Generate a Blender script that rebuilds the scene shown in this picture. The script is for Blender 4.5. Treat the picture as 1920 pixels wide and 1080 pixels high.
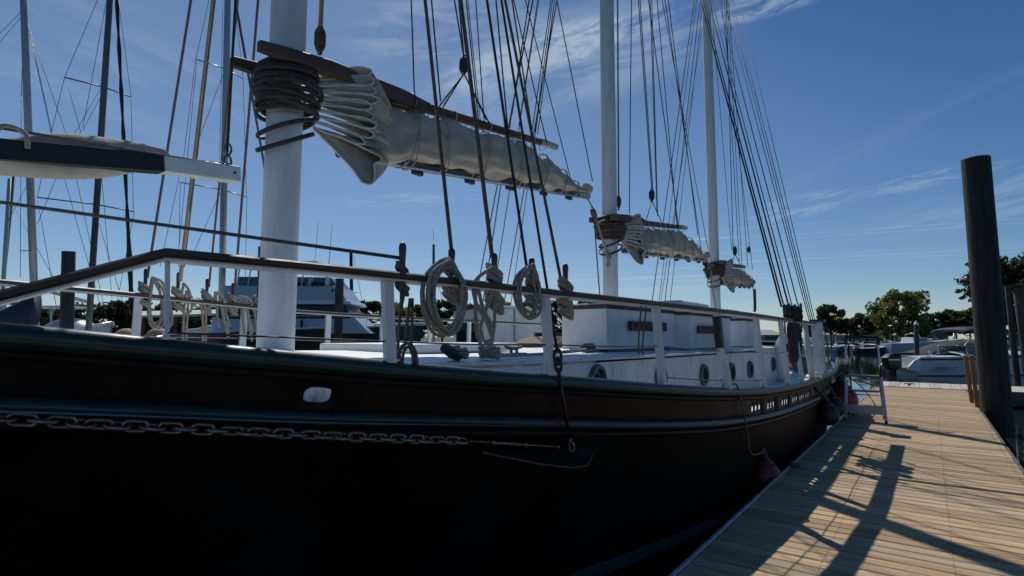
import bpy, bmesh, math, random
import numpy as np
from mathutils import Vector
random.seed(7); rng = np.random.default_rng(7)
for o in list(bpy.data.objects): bpy.data.objects.remove(o)
scn = bpy.context.scene; col = scn.collection
R = math.radians
# ------------------------------------------------------------------ camera, sky, sun, exposure
# world axes: +y runs aft along the dock and the schooner, +x towards the dock, water at z = 0
FPX = 1050.0; EYE = 2.2; PITCH = math.atan(92/FPX)
fh = np.array([-.596, .803, 0.]); fh /= np.linalg.norm(fh)
rt = np.array([fh[1], -fh[0], 0.]); z1 = np.array([0, 0, 1.])
fwd = fh*math.cos(PITCH)+z1*math.sin(PITCH); upv = z1*math.cos(PITCH)-fh*math.sin(PITCH)
CAM = np.array([0, 0, EYE])
cd = bpy.data.cameras.new('camera'); cam = bpy.data.objects.new('camera', cd); col.objects.link(cam)
cam.location = CAM; cam.rotation_euler = Vector(fwd).to_track_quat('-Z', 'Y').to_euler()
cd.sensor_width = 36; cd.lens = 36*FPX/1920; cd.clip_end = 6000; cd.clip_start = .05
scn.camera = cam
SUN_EL = R(50); sd = np.array([-.78, .625]); sd /= np.linalg.norm(sd)
sunv = np.array([sd[0]*math.cos(SUN_EL), sd[1]*math.cos(SUN_EL), math.sin(SUN_EL)])
w = bpy.data.worlds.new('World'); scn.world = w; w.use_nodes = True
nt = w.node_tree; nt.nodes.clear()
def N(nt, typ, **k):
    n = nt.nodes.new(typ)
    for a, b in k.items(): setattr(n, a, b)
    return n
sky = N(nt, 'ShaderNodeTexSky', sky_type='NISHITA', sun_disc=False, sun_elevation=SUN_EL,
        sun_rotation=math.atan2(sd[0], sd[1]), altitude=0, air_density=.85, dust_density=.12, ozone_density=4.5)
bg = N(nt, 'ShaderNodeBackground'); bg.inputs['Strength'].default_value = .071
wo = N(nt, 'ShaderNodeOutputWorld')
TCW = N(nt, 'ShaderNodeTexCoord')
def sky_dir(px, py): d = fwd*FPX+rt*(px-960)+upv*(540-py); return d/np.linalg.norm(d)
def wmath(op, a, b, clamp=False):
    n = N(nt, 'ShaderNodeMath', operation=op, use_clamp=clamp)
    for i, x in enumerate((a, b)):
        if isinstance(x, (int, float)): n.inputs[i].default_value = x
        elif x is not None: nt.links.new(x, n.inputs[i])
    return n.outputs[0]
def wdot(v):
    n = N(nt, 'ShaderNodeVectorMath', operation='DOT_PRODUCT'); nt.links.new(TCW.outputs['Generated'], n.inputs[0]); n.inputs[1].default_value = tuple(v); return n.outputs['Value']
def cirrus(px, py, ha, hb_, tilt, su, sv, thr, gain, seed, soft=.22):
    """one wisp of cirrus or one added pale veil round a direction of the sky: half axes in degrees times 18, fibres drawn out along it"""
    c = sky_dir(px, py); e1 = np.cross(c, (0, 0, 1)); e1 /= np.linalg.norm(e1); e2 = np.cross(e1, c); t = math.radians(tilt)
    a1 = e1*math.cos(t)+e2*math.sin(t); a2 = -e1*math.sin(t)+e2*math.cos(t)
    u = wmath('DIVIDE', wdot(a1), ha/FPX); v = wmath('DIVIDE', wdot(a2), hb_/FPX)
    r2 = wmath('ADD', wmath('MULTIPLY', u, u), wmath('MULTIPLY', v, v)); mk = N(nt, 'ShaderNodeMapRange'); mk.interpolation_type = 'SMOOTHERSTEP'
    nt.links.new(r2, mk.inputs['Value']); mk.inputs['From Min'].default_value = 1; mk.inputs['From Max'].default_value = 0
    cb = N(nt, 'ShaderNodeCombineXYZ'); nt.links.new(wmath('MULTIPLY', u, su), cb.inputs[0]); nt.links.new(wmath('MULTIPLY', v, sv), cb.inputs[1]); cb.inputs[2].default_value = seed
    nz = N(nt, 'ShaderNodeTexNoise'); nz.inputs['Scale'].default_value = 1; nz.inputs['Detail'].default_value = 5; nz.inputs['Roughness'].default_value = .64; nz.inputs['Distortion'].default_value = .6; nt.links.new(cb.outputs[0], nz.inputs['Vector'])
    mr = N(nt, 'ShaderNodeMapRange'); mr.interpolation_type = 'SMOOTHSTEP'; mr.inputs['From Min'].default_value = thr; mr.inputs['From Max'].default_value = thr+soft; mr.inputs['To Max'].default_value = gain; nt.links.new(nz.outputs['Fac'], mr.inputs['Value'])
    return wmath('MULTIPLY', mr.outputs[0], mk.outputs[0])
tot = None
for cfg in ((520, 330, 1150, 520, 0, .5, .8, .05, .20, 21), (1080, 110, 330, 105, 14, 2.0, 2.2, .36, .30, 1), (1030, 95, 280, 42, 15, 3.2, 1.6, .38, .58, 2), (860, 60, 240, 110, 5, 1.6, 3.0, .42, .26, 3), (1450, 2, 130, 26, 4, 2, 1.5, .38, .45, 4), (1500, 388, 120, 24, 9, 2, 2, .42, .30, 5), (1750, 334, 110, 17, 6, 2, 1.6, .42, .30, 6),  # first entry: veil added to paint the paler sky on the sun side
            (1330, 478, 900, 55, 1, 1.1, 6.5, .50, .42, 7), (1120, 530, 420, 34, 1, 1.2, 3, .42, .45, 8), (760, 375, 190, 16, 4, 3, 1.5, .42, .20, 9), (80, 60, 380, 120, -12, 1.5, 3, .42, .12, 10), (1760, 215, 330, 34, 20, 1.5, 2, .40, .04, 11), (700, 600, 420, 60, 0, 1.2, 2.4, .38, .42, 12), (2300, 260, 420, 60, 8, 1.5, 2.4, .42, .3, 13), (900, -500, 500, 110, 12, 2, 2.4, .42, .3, 15)):
    o_ = cirrus(*cfg); tot = o_ if tot is None else wmath('ADD', tot, o_)
ad = N(nt, 'ShaderNodeMath', operation='MINIMUM'); nt.links.new(tot, ad.inputs[0]); ad.inputs[1].default_value = .75
mx = N(nt, 'ShaderNodeMix', data_type='RGBA'); nt.links.new(ad.outputs[0], mx.inputs[0])
hs = N(nt, 'ShaderNodeHueSaturation'); hs.inputs['Saturation'].default_value = 1.2; nt.links.new(sky.outputs[0], hs.inputs['Color'])
nt.links.new(hs.outputs[0], mx.inputs[6]); mx.inputs[7].default_value = (6.2, 7.4, 8.9, 1)
nt.links.new(mx.outputs[2], bg.inputs['Color']); nt.links.new(bg.outputs[0], wo.inputs['Surface'])
sl = bpy.data.lights.new('sun', 'SUN'); sl.energy = 3.6; sl.angle = R(.5); sl.color = (1, .95, .87)
so = bpy.data.objects.new('sun', sl); col.objects.link(so); so.location = (0, 0, 40)
so.rotation_euler = Vector(-sunv).to_track_quat('-Z', 'Y').to_euler()
vs = scn.view_settings; vs.view_transform = 'Standard'; vs.look = 'None'; vs.exposure = 0; vs.gamma = 1; vs.use_curve_mapping = False

# ------------------------------------------------------------------ materials
MATS = {}
def mat(name, c, rough=.6, metal=0, var=.15, scale=6, bump=0, bscale=None, c2=None, stretch=(1, 1, 1), spec=.5, perobj=0, translucent=0, coat=0, coord='Object', thr=(.35, .65), detail=6):
    m = bpy.data.materials.new(name); m.use_nodes = True; t = m.node_tree; b = t.nodes['Principled BSDF']
    b.inputs['Roughness'].default_value = rough; b.inputs['Metallic'].default_value = metal
    b.inputs['Specular IOR Level'].default_value = spec; b.inputs['Coat Weight'].default_value = coat
    tc = N(t, 'ShaderNodeTexCoord'); mp = N(t, 'ShaderNodeMapping'); mp.inputs['Scale'].default_value = stretch
    t.links.new(tc.outputs[coord], mp.inputs[0])
    nz = N(t, 'ShaderNodeTexNoise'); nz.inputs['Scale'].default_value = scale; nz.inputs['Detail'].default_value = detail; nz.inputs['Roughness'].default_value = .6
    vec = mp.outputs[0]
    if perobj:
        oi = N(t, 'ShaderNodeObjectInfo'); va = N(t, 'ShaderNodeVectorMath', operation='ADD'); sc = N(t, 'ShaderNodeVectorMath', operation='SCALE')
        cbn = N(t, 'ShaderNodeCombineXYZ')
        for i in range(3): t.links.new(oi.outputs['Random'], cbn.inputs[i])
        t.links.new(cbn.outputs[0], sc.inputs[0]); sc.inputs['Scale'].default_value = 37
        t.links.new(vec, va.inputs[0]); t.links.new(sc.outputs[0], va.inputs[1]); vec = va.outputs[0]
    t.links.new(vec, nz.inputs['Vector'])
    mr = N(t, 'ShaderNodeMapRange'); mr.inputs['From Min'].default_value = thr[0]; mr.inputs['From Max'].default_value = thr[1]; t.links.new(nz.outputs['Fac'], mr.inputs['Value'])
    cm = N(t, 'ShaderNodeMix', data_type='RGBA'); t.links.new(mr.outputs[0], cm.inputs[0])
    lo = tuple(x*(1-var) for x in c) if c2 is None else c2; hi = tuple(min(1, x*(1+var)) for x in c)
    cm.inputs[6].default_value = (*lo, 1); cm.inputs[7].default_value = (*hi, 1); out = cm.outputs[2]
    if perobj:
        hv = N(t, 'ShaderNodeHueSaturation'); mm = N(t, 'ShaderNodeMapRange'); mm.inputs['To Min'].default_value = 1-perobj; mm.inputs['To Max'].default_value = 1+perobj
        t.links.new(oi.outputs['Random'], mm.inputs['Value']); t.links.new(mm.outputs[0], hv.inputs['Value']); f1 = N(t, 'ShaderNodeMath', operation='MULTIPLY'); f1.inputs[1].default_value = 13.7; f2 = N(t, 'ShaderNodeMath', operation='FRACT'); f3 = N(t, 'ShaderNodeMapRange'); f3.inputs['To Min'].default_value = .80; f3.inputs['To Max'].default_value = 1.05; t.links.new(oi.outputs['Random'], f1.inputs[0]); t.links.new(f1.outputs[0], f2.inputs[0]); t.links.new(f2.outputs[0], f3.inputs['Value']); t.links.new(f3.outputs[0], hv.inputs['Saturation']); t.links.new(out, hv.inputs['Color']); out = hv.outputs[0]
    t.links.new(out, b.inputs['Base Color'])
    if bump:
        bn = N(t, 'ShaderNodeTexNoise'); bn.inputs['Scale'].default_value = bscale or scale*3; bn.inputs['Detail'].default_value = 5; t.links.new(vec, bn.inputs['Vector'])
        bp = N(t, 'ShaderNodeBump'); bp.inputs['Strength'].default_value = bump; bp.inputs['Distance'].default_value = .02
        t.links.new(bn.outputs['Fac'], bp.inputs['Height']); t.links.new(bp.outputs[0], b.inputs['Normal'])
    if translucent:
        tr = N(t, 'ShaderNodeBsdfTranslucent'); t.links.new(out, tr.inputs['Color']); ms = N(t, 'ShaderNodeMixShader'); ms.inputs[0].default_value = translucent
        t.links.new(b.outputs[0], ms.inputs[1]); t.links.new(tr.outputs[0], ms.inputs[2]); t.links.new(ms.outputs[0], t.nodes['Material Output'].inputs[0])
    MATS[name] = m; return m
M = MATS
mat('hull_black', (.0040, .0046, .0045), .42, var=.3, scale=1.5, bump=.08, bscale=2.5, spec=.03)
mat('bulwark', (.0125, .0105, .0095), .38, var=.35, scale=2, bump=.08, bscale=3, spec=.10)
mat('teal', (.0065, .031, .032), .34, var=.25, scale=5, bump=.08, bscale=9)
mat('teal_light', (.045, .12, .115), .35, var=.2, scale=9)
mat('white', (.74, .76, .76), .45, var=.06, scale=3, bump=.03)
mat('white_plain', (.72, .74, .76), .4, var=.04)
mat('mast_white', (.69, .71, .71), .42, var=.13, scale=5, stretch=(1.6, 1.6, .22), bump=.08, bscale=7)
mat('house_white', (.69, .71, .71), .5, var=.12, scale=4, stretch=(1, 1, .35), bump=.08)
mat('deck', (.62, .66, .70), .5, var=.15, scale=3)
mat('wood_rail', (.060, .042, .030), .5, var=.4, scale=10, stretch=(1, .1, 1), bump=.15)
mat('wood_red', (.085, .036, .024), .75, var=.35, scale=9, stretch=(1, .15, 1), bump=.1)
mat('wood_spar', (.105, .060, .036), .6, var=.4, scale=9, stretch=(1, .08, 1), bump=.15)
mat('wood_hoop', (.050, .038, .030), .6, var=.4, scale=12)
mat('pin', (.045, .030, .022), .35, var=.3, scale=12)
mat('rope', (.36, .33, .28), .9, var=.3, scale=60, bump=.5, bscale=120)
mat('rope_tan', (.42, .35, .27), .9, var=.3, scale=60, bump=.5, bscale=120)
mat('rope_dark', (.035, .033, .032), .8, var=.4, scale=50, bump=.4, bscale=110)
mat('rope_mid', (.13, .11, .09), .85, var=.35, scale=50, bump=.4, bscale=110)
mat('wire', (.07, .07, .075), .45, metal=.6, var=.2)
mat('canvas', (.53, .49, .41), .85, var=.16, scale=4, bump=.6, bscale=6, translucent=.22)
mat('canvas_edge', (.66, .63, .57), .85, var=.1, scale=20)
mat('boom_paint', (.055, .065, .095), .45, var=.3, scale=4)
mat('black_paint', (.010, .009, .009), .4, var=.3, scale=4)
mat('galv', (.20, .205, .21), .42, metal=.75, var=.4, scale=30, bump=.2, c2=(.10, .085, .075))
mat('steel', (.5, .5, .5), .3, metal=.9, var=.1)
mat('dock_wood', (.45, .325, .185), .75, var=.2, scale=7, stretch=(.30, 7, 7), bump=.25, bscale=14, perobj=.24, c2=(.30, .21, .118), spec=.25)
mat('dock_grey', (.46, .42, .36), .8, var=.2, scale=7, stretch=(3, .2, 3), bump=.3, perobj=.15, c2=(.33, .30, .26), spec=.25)
mat('dock_frame', (.10, .085, .07), .8, var=.3, scale=6)
mat('edge_strip', (.34, .36, .38), .55, var=.25, scale=9)
mat('pile', (.024, .022, .021), .75, var=.6, scale=6, stretch=(1.6, 1.6, .12), bump=.9, bscale=12)
mat('pile_wood', (.085, .070, .056), .8, var=.4, scale=9, stretch=(1, 1, .1), bump=.5, bscale=12)
mat('stake', (.26, .15, .075), .8, var=.35, scale=9, stretch=(1, 1, .1), bump=.3)
mat('red_rubber', (.17, .012, .016), .45, var=.25, scale=5)
mat('black_rubber', (.012, .012, .013), .5, var=.3, scale=8)
mat('navy', (.012, .020, .055), .75, var=.3, scale=6, bump=.2)
mat('tarp_dark', (.030, .031, .033), .75, var=.3, scale=5, bump=.4, bscale=4)
mat('tarp_tan', (.36, .27, .18), .8, var=.2, scale=5, bump=.2)
mat('glass', (.012, .016, .020), .06, var=.2)
mat('glass_pale', (.12, .16, .18), .1, var=.2)
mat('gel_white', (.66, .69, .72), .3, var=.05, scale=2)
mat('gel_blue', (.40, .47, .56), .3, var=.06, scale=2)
mat('hull_brown', (.030, .021, .018), .35, var=.25, scale=2)
mat('hull_green', (.012, .045, .042), .35, var=.25, scale=2)
mat('alu', (.55, .57, .60), .38, metal=.7, var=.12, scale=12)
mat('alu_blue', (.36, .38, .44), .45, metal=.2, var=.1, scale=12)
mat('mast_grey', (.46, .47, .48), .4, metal=.3, var=.1)
mat('mast_dark', (.14, .145, .15), .45, metal=.3, var=.15)
mat('yellow', (.70, .36, .02), .4, var=.1); mat('red', (.45, .02, .03), .4, var=.1); mat('green', (.02, .22, .10), .4, var=.1)
mat('bark', (.055, .042, .032), .9, var=.4, scale=9)
mat('roof_grey', (.34, .33, .32), .85, var=.15, scale=5)
mat('wall_grey', (.20, .21, .22), .8, var=.15); mat('wall_pale', (.45, .45, .44), .8, var=.1)
mat('lamp_globe', (.85, .85, .82), .3, var=.02)
mat('grass', (.05, .065, .025), .95, var=.4, scale=.4, coord='Object')
mat('stone', (.17, .16, .14), .9, var=.35, scale=2, bump=.5)
mat('ink', (.012, .014, .03), .5, var=.1)
for nm, c in (('leaf_olive', (.17, .185, .055)), ('leaf_dark', (.040, .064, .022)), ('leaf_mid', (.070, .100, .030)), ('leaf_pale', (.13, .155, .055))):
    mat(nm, c, .65, var=.45, scale=.9, translucent=.4, spec=.2)
# white steel with rust runs
def rusty():
    m = mat('white_rust', (.66, .69, .70), .5, var=.05, scale=3); t = m.node_tree; b = t.nodes['Principled BSDF']
    src = b.inputs['Base Color'].links[0].from_socket
    tc = N(t, 'ShaderNodeTexCoord'); mp = N(t, 'ShaderNodeMapping'); mp.inputs['Scale'].default_value = (1, 3.4, .7); t.links.new(tc.outputs['Object'], mp.inputs[0])
    nz = N(t, 'ShaderNodeTexNoise'); nz.inputs['Scale'].default_value = 2.6; nz.inputs['Detail'].default_value = 8; nz.inputs['Roughness'].default_value = .72; t.links.new(mp.outputs[0], nz.inputs['Vector'])
    mr = N(t, 'ShaderNodeMapRange'); mr.inputs['From Min'].default_value = .555; mr.inputs['From Max'].default_value = .70; mr.inputs['To Max'].default_value = .85; t.links.new(nz.outputs['Fac'], mr.inputs['Value'])
    cm = N(t, 'ShaderNodeMix', data_type='RGBA'); t.links.new(mr.outputs[0], cm.inputs[0]); t.links.new(src, cm.inputs[6]); cm.inputs[7].default_value = (.26, .13, .06, 1)
    t.links.new(cm.outputs[2], b.inputs['Base Color'])
rusty()
def water_mat():
    m = bpy.data.materials.new('water'); m.use_nodes = True; t = m.node_tree; b = t.nodes['Principled BSDF']
    b.inputs['Base Color'].default_value = (.010, .020, .018, 1); b.inputs['Roughness'].default_value = .03; b.inputs['IOR'].default_value = 1.33
    tc = N(t, 'ShaderNodeTexCoord'); prev = None
    for sc, st, dist in ((.9, .030, .05), (5.0, .016, .02)):
        nz = N(t, 'ShaderNodeTexNoise'); nz.inputs['Scale'].default_value = sc; nz.inputs['Detail'].default_value = 3; t.links.new(tc.outputs['Object'], nz.inputs['Vector'])
        bp = N(t, 'ShaderNodeBump'); bp.inputs['Strength'].default_value = st; bp.inputs['Distance'].default_value = dist*4
        t.links.new(nz.outputs['Fac'], bp.inputs['Height'])
        if prev: t.links.new(prev.outputs[0], bp.inputs['Normal'])
        prev = bp
    t.links.new(prev.outputs[0], b.inputs['Normal']); M['water'] = m
water_mat()

# ------------------------------------------------------------------ geometry helpers
def V(*a): return np.array(a, float)
def unit(v): v = np.asarray(v, float); n = np.linalg.norm(v); return v/n if n > 1e-9 else v
def ray(px, py): return (fwd*FPX+rt*(px-960)+upv*(540-py))/FPX
def at_x(px, py, x): d = ray(px, py); return CAM+d*(x/d[0])
def at_z(px, py, z): d = ray(px, py); return CAM+d*((z-EYE)/d[2])
def at_d(px, py, Z): return CAM+ray(px, py)*Z           # Z metres along the lens axis
def gp(px, Z, z):                                       # a spot Z metres away in the direction of a picture column
    q = CAM+fh*Z+rt*((px-960)/FPX*Z); q[2] = z; return q
def zrow(py, Z): return EYE+(632-py)/FPX*Z
class Hermite:
    def __init__(s, x, y):
        s.x = np.array(x, float); s.y = np.array(y, float); d = np.diff(s.y)/np.diff(s.x); m = np.zeros(len(x)); m[0] = d[0]; m[-1] = d[-1]
        for i in range(1, len(x)-1): m[i] = 0 if d[i-1]*d[i] <= 0 else 2*d[i-1]*d[i]/(d[i-1]+d[i])
        s.m = m
    def __call__(s, t):
        t = min(max(t, s.x[0]), s.x[-1]); i = min(max(int(np.searchsorted(s.x, t))-1, 0), len(s.x)-2); h = s.x[i+1]-s.x[i]; u = (t-s.x[i])/h
        return float((2*u**3-3*u*u+1)*s.y[i]+(u**3-2*u*u+u)*h*s.m[i]+(-2*u**3+3*u*u)*s.y[i+1]+(u**3-u*u)*h*s.m[i+1])
def smooth(pts, n=6, closed=False):                     # Catmull-Rom through points
    P = [np.asarray(p, float) for p in pts]; out = []; L = len(P); rngi = range(L if closed else L-1)
    for i in rngi:
        if closed: a, b, c, d = P[i-1], P[i], P[(i+1) % L], P[(i+2) % L]
        else: a, b, c, d = P[max(i-1, 0)], P[i], P[i+1], P[min(i+2, L-1)]
        for k in range(n):
            t = k/n; out.append(.5*((2*b)+(-a+c)*t+(2*a-5*b+4*c-d)*t*t+(-a+3*b-3*c+d)*t**3))
    if not closed: out.append(P[-1])
    return out
class MB:
    def __init__(s): s.v = []; s.f = []
    def add(s, v, f):
        k = len(s.v); s.v += [tuple(map(float, p)) for p in v]; s.f += [tuple(i+k for i in q) for q in f]; return s
    def box(s, c, size, ax=None):
        ax = np.eye(3) if ax is None else np.array(ax, float); c = np.asarray(c, float); h = np.array(size, float)/2
        v = [c+ax[0]*h[0]*i+ax[1]*h[1]*j+ax[2]*h[2]*k for i in (-1, 1) for j in (-1, 1) for k in (-1, 1)]
        return s.add(v, [(0, 1, 3, 2), (4, 6, 7, 5), (0, 4, 5, 1), (2, 3, 7, 6), (0, 2, 6, 4), (1, 5, 7, 3)])
    def bar(s, a, b, wd, ht, up=(0, 0, 1)):              # rectangular bar from a to b
        a = np.asarray(a, float); b = np.asarray(b, float); d = b-a; L = np.linalg.norm(d); x = d/L; y = unit(np.cross(up, x)); z = np.cross(x, y)
        return s.box((a+b)/2, (L, wd, ht), (x, y, z))
    def loft(s, rings, closed=True, caps=True, wrap=False):
        n = len(rings[0]); v = [p for r in rings for p in r]; f = []; m = len(rings)
        for i in range(m if wrap else m-1):
            i2 = (i+1) % m
            for j in range(n if closed else n-1):
                j2 = (j+1) % n; f.append((i*n+j, i*n+j2, i2*n+j2, i2*n+j))
        if caps and closed and not wrap: f += [tuple(range(n))[::-1], tuple((m-1)*n+j for j in range(n))]
        return s.add(v, f)
    def tube(s, pts, r, n=6, closed=False, flat=1.0):
        P = [np.asarray(p, float) for p in pts]; L = len(P); rs = list(r) if hasattr(r, '__len__') else [r]*L; rings = []; prev = None
        for i in range(L):
            if closed: t = P[(i+1) % L]-P[i-1]
            else: t = P[min(i+1, L-1)]-P[max(i-1, 0)]
            t = unit(t)
            if prev is None:
                a = V(0, 0, 1) if abs(t[2]) < .9 else V(1, 0, 0); x = unit(np.cross(a, t))
            else: x = unit(prev-t*np.dot(prev, t))
            prev = x; y = np.cross(t, x)
            rings.append([P[i]+rs[i]*(x*math.cos(2*math.pi*k/n)*flat+y*math.sin(2*math.pi*k/n)) for k in range(n)])
        return s.loft(rings, True, not closed, closed)
    def lathe(s, prof, base, axis=(0, 0, 1), n=14):
        a = unit(axis); x = unit(np.cross(a, V(0, 1, 0) if abs(a[1]) < .9 else V(1, 0, 0))); y = np.cross(a, x); base = np.asarray(base, float)
        return s.loft([[base+a*h+max(r, .0008)*(x*math.cos(2*math.pi*k/n)+y*math.sin(2*math.pi*k/n)) for k in range(n)] for r, h in prof])
    def ball(s, c, r, n=14, m=9):
        r = np.array(r if hasattr(r, '__len__') else (r, r, r), float); c = np.asarray(c, float)
        return s.loft([[c+r*V(max(math.sin(math.pi*i/m), .01)*math.cos(2*math.pi*k/n), max(math.sin(math.pi*i/m), .01)*math.sin(2*math.pi*k/n), -math.cos(math.pi*i/m)) for k in range(n)] for i in range(m+1)])
    def prism(s, poly, ext):
        n = len(poly); e = np.asarray(ext, float); v = [np.asarray(p, float) for p in poly]; v = v+[p+e for p in v]
        return s.add(v, [tuple(range(n))[::-1], tuple(range(n, 2*n))]+[(i, (i+1) % n, n+(i+1) % n, n+i) for i in range(n)])
WL = {}
def obj(name, mb, m, parent=None, smooth_=False, recalc=True, bevel=0, origin=None):
    v = np.array(mb.v)
    o0 = np.array([(v[:, 0].min()+v[:, 0].max())/2, (v[:, 1].min()+v[:, 1].max())/2, v[:, 2].min()]) if origin is None else np.asarray(origin, float)
    me = bpy.data.meshes.new(name); me.from_pydata([tuple(p) for p in (v-o0)], [], mb.f)
    if recalc:
        b = bmesh.new(); b.from_mesh(me); bmesh.ops.recalc_face_normals(b, faces=b.faces); b.to_mesh(me); b.free()
    if smooth_: me.polygons.foreach_set('use_smooth', [True]*len(me.polygons))
    me.materials.append(M[m] if isinstance(m, str) else m)
    o = bpy.data.objects.new(name, me); col.objects.link(o); WL[o.name] = o0
    if parent is not None: o.parent = parent; o.location = o0-WL[parent.name]
    else: o.location = o0
    if smooth_ == 'auto':
        md = o.modifiers.new('es', 'EDGE_SPLIT'); md.split_angle = R(38)
    if bevel:
        md = o.modifiers.new('bv', 'BEVEL'); md.width = bevel; md.segments = 2; md.limit_method = 'ANGLE'; md.angle_limit = R(40)
    return o
def tag(o, label=None, cat=None, group=None, kind=None):
    if label: o['label'] = label
    if cat: o['category'] = cat
    if group: o['group'] = group
    if kind: o['kind'] = kind
    return o
def thing(name, loc, label, cat, group=None):
    o = bpy.data.objects.new(name, None); col.objects.link(o); o.empty_display_size = .2; o.location = loc; WL[o.name] = np.asarray(loc, float)
    return tag(o, label, cat, group)
def copy_at(src, loc, parent=None):
    c = src.copy(); col.objects.link(c); WL[c.name] = np.asarray(loc, float); c.parent = parent
    c.location = np.asarray(loc, float)-(WL[parent.name] if parent is not None else 0); return c

# ------------------------------------------------------------------ water, shores
mb = MB(); g = 3000; mb.add([(-g, -g, 0), (g, -g, 0), (g, g, 0), (-g, g, 0)], [(0, 1, 2, 3)])
tag(obj('water', mb, 'water'), kind='structure')
def bank(name, pts, h, depth, m='grass'):
    mb = MB(); fr = [V(p[0], p[1], -.3) for p in pts]; out = []
    rows = [fr, [V(p[0], p[1], h*.8)+fh*1.2 for p in pts], [V(p[0], p[1], h)+fh*4 for p in pts], [V(p[0], p[1], h+1.0)+fh*depth for p in pts]]
    rows = [[q*V(1, 1, 1) for q in r] for r in rows]; mb.loft(rows, False, False); return tag(obj(name, mb, m, recalc=False), kind='structure')
bank('far_shore', [gp(px, 118+6*math.sin(px*.01)+max(0, px-1100)*.09, 0) for px in range(-400, 1680, 60)], 1.0, 400)
bank('marina_shore', [gp(px, 98+2*math.sin(px*.013), 0) for px in range(1545, 2900, 60)], 1.1, 400)

# ------------------------------------------------------------------ dock
DX0, DX1, DZ = -1.54, .86, .5
def plank_mesh(name, L, W, T, bev=.008):
    mb = MB(); mb.box((0, 0, -T/2), (L, W, T)); me = bpy.data.meshes.new(name); me.from_pydata(mb.v, [], mb.f)
    b = bmesh.new(); b.from_mesh(me); bmesh.ops.recalc_face_normals(b, faces=b.faces)
    bmesh.ops.bevel(b, geom=[e for e in b.edges if e.verts[0].co.z > -.001 and e.verts[1].co.z > -.001], offset=bev, segments=1, affect='EDGES')
    if L > 1:
        for x in (-L/2+.07, -L/6, L/6, L/2-.07):
            for y in (-W*.28, W*.28): f = b.faces.new([b.verts.new((x+.0075*math.cos(a), y+.0075*math.sin(a), .0015)) for a in np.linspace(0, 2*math.pi, 7)[:-1]]); f.material_index = 1
    b.to_mesh(me); b.free(); return me
def dock_section(name, y0, y1, cap_left=True):
    mb = MB(); root_loc = V((DX0+DX1)/2, y0, 0)
    mb.box(((DX0+DX1)/2, (y0+y1)/2, .30), (DX1-DX0-.10, y1-y0-.04, .30))
    o = obj(name, mb, 'dock_frame'); tag(o, kind='structure')
    W = .142; n = int((y1-y0)/(W+.014)); me = plank_mesh('plank', DX1-DX0, W, .04); me.materials.append(M['dock_wood']); me.materials.append(M['rope_dark'])
    for i in range(n):
        c = bpy.data.objects.new('plank', me); col.objects.link(c); c.parent = o
        p = V((DX0+DX1)/2+random.uniform(-.006, .006), y0+(i+.5)*(y1-y0)/n, DZ+random.uniform(-.0025, .0025)); c.location = p-WL[o.name]; c.rotation_euler = (random.uniform(-.008, .008), random.uniform(-.0008, .0008), random.uniform(-.0015, .0015))
    mb = MB(); mb.box((DX0-.022, (y0+y1)/2, DZ-.06), (.035, y1-y0, .15)); obj('edge_strip', mb, 'edge_strip', o, bevel=.008)
    mb = MB(); mb.box((DX1+.02, (y0+y1)/2, DZ-.09), (.035, y1-y0, .16)); obj('edge_strip', mb, 'dock_frame', o)
    return o
dockA = dock_section('dock', -3.2, 8.27); dockB = dock_section('dock', 8.36, 23.3)
for y in (3.1, 4.9, 6.6, 9.2, 11.4, 13.6):             # bolts in the dock's edge strip
    d = dockA if y < 8.3 else dockB; mb = MB(); mb.lathe([(.012, 0), (.012, .006), (.006, .01)], (DX0-.022, y, DZ+.014)); obj('bolt', mb, 'galv', d)
# hinge and chafe chain where the two floats meet
for x in (DX0+.03,):
    mb = MB(); mb.box((x, 8.3, DZ+.012), (.07, .22, .012)); mb.tube([(x-.04, 8.3, DZ+.025), (x+.04, 8.3, DZ+.025)], .014, 8); obj('hinge', mb, 'galv', dockA)
# cross dock at the far end, boards running away from the water's edge
mb = MB(); X0, X1, Y0, Y1 = DX0+.02, 13.0, 23.36, 25.8
mb.box(((X0+X1)/2, (Y0+Y1)/2, .28), (X1-X0, Y1-Y0-.06, .34)); cd_ = obj('cross_dock', mb, 'dock_frame'); tag(cd_, kind='structure')
me = plank_mesh('plank', .285, Y1-Y0, .04); me.materials.append(M['dock_grey']); nn = int((X1-X0)/.29)
for i in range(nn):
    c = bpy.data.objects.new('plank', me); col.objects.link(c); c.parent = cd_; c.location = V(X0+(i+.5)*.29, (Y0+Y1)/2, DZ+.02+random.uniform(-.003, .003))-WL[cd_.name]
mb = MB(); mb.box((X1/2+.6, Y0-.03, .36), (X1-1.5, .05, .3)); obj('fascia', mb, 'dock_frame', cd_)
# lumps of rope and a cleat on the cross dock
for px, py in ((1690, 716), (1705, 722)):
    p = at_z(px, py, DZ+.03); mb = MB(); mb.bar(p+V(-.15, 0, .05), p+V(.15, 0, .05), .035, .03); mb.box(p+V(0, 0, .02), (.09, .05, .05))
    tag(obj('dock_cleat', mb, 'rope_dark', bevel=.008), 'small dark cleat %s of the pale cross dock' % ('at the back edge' if py == 716 else 'on the boards in the middle'), 'cleat')

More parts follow.
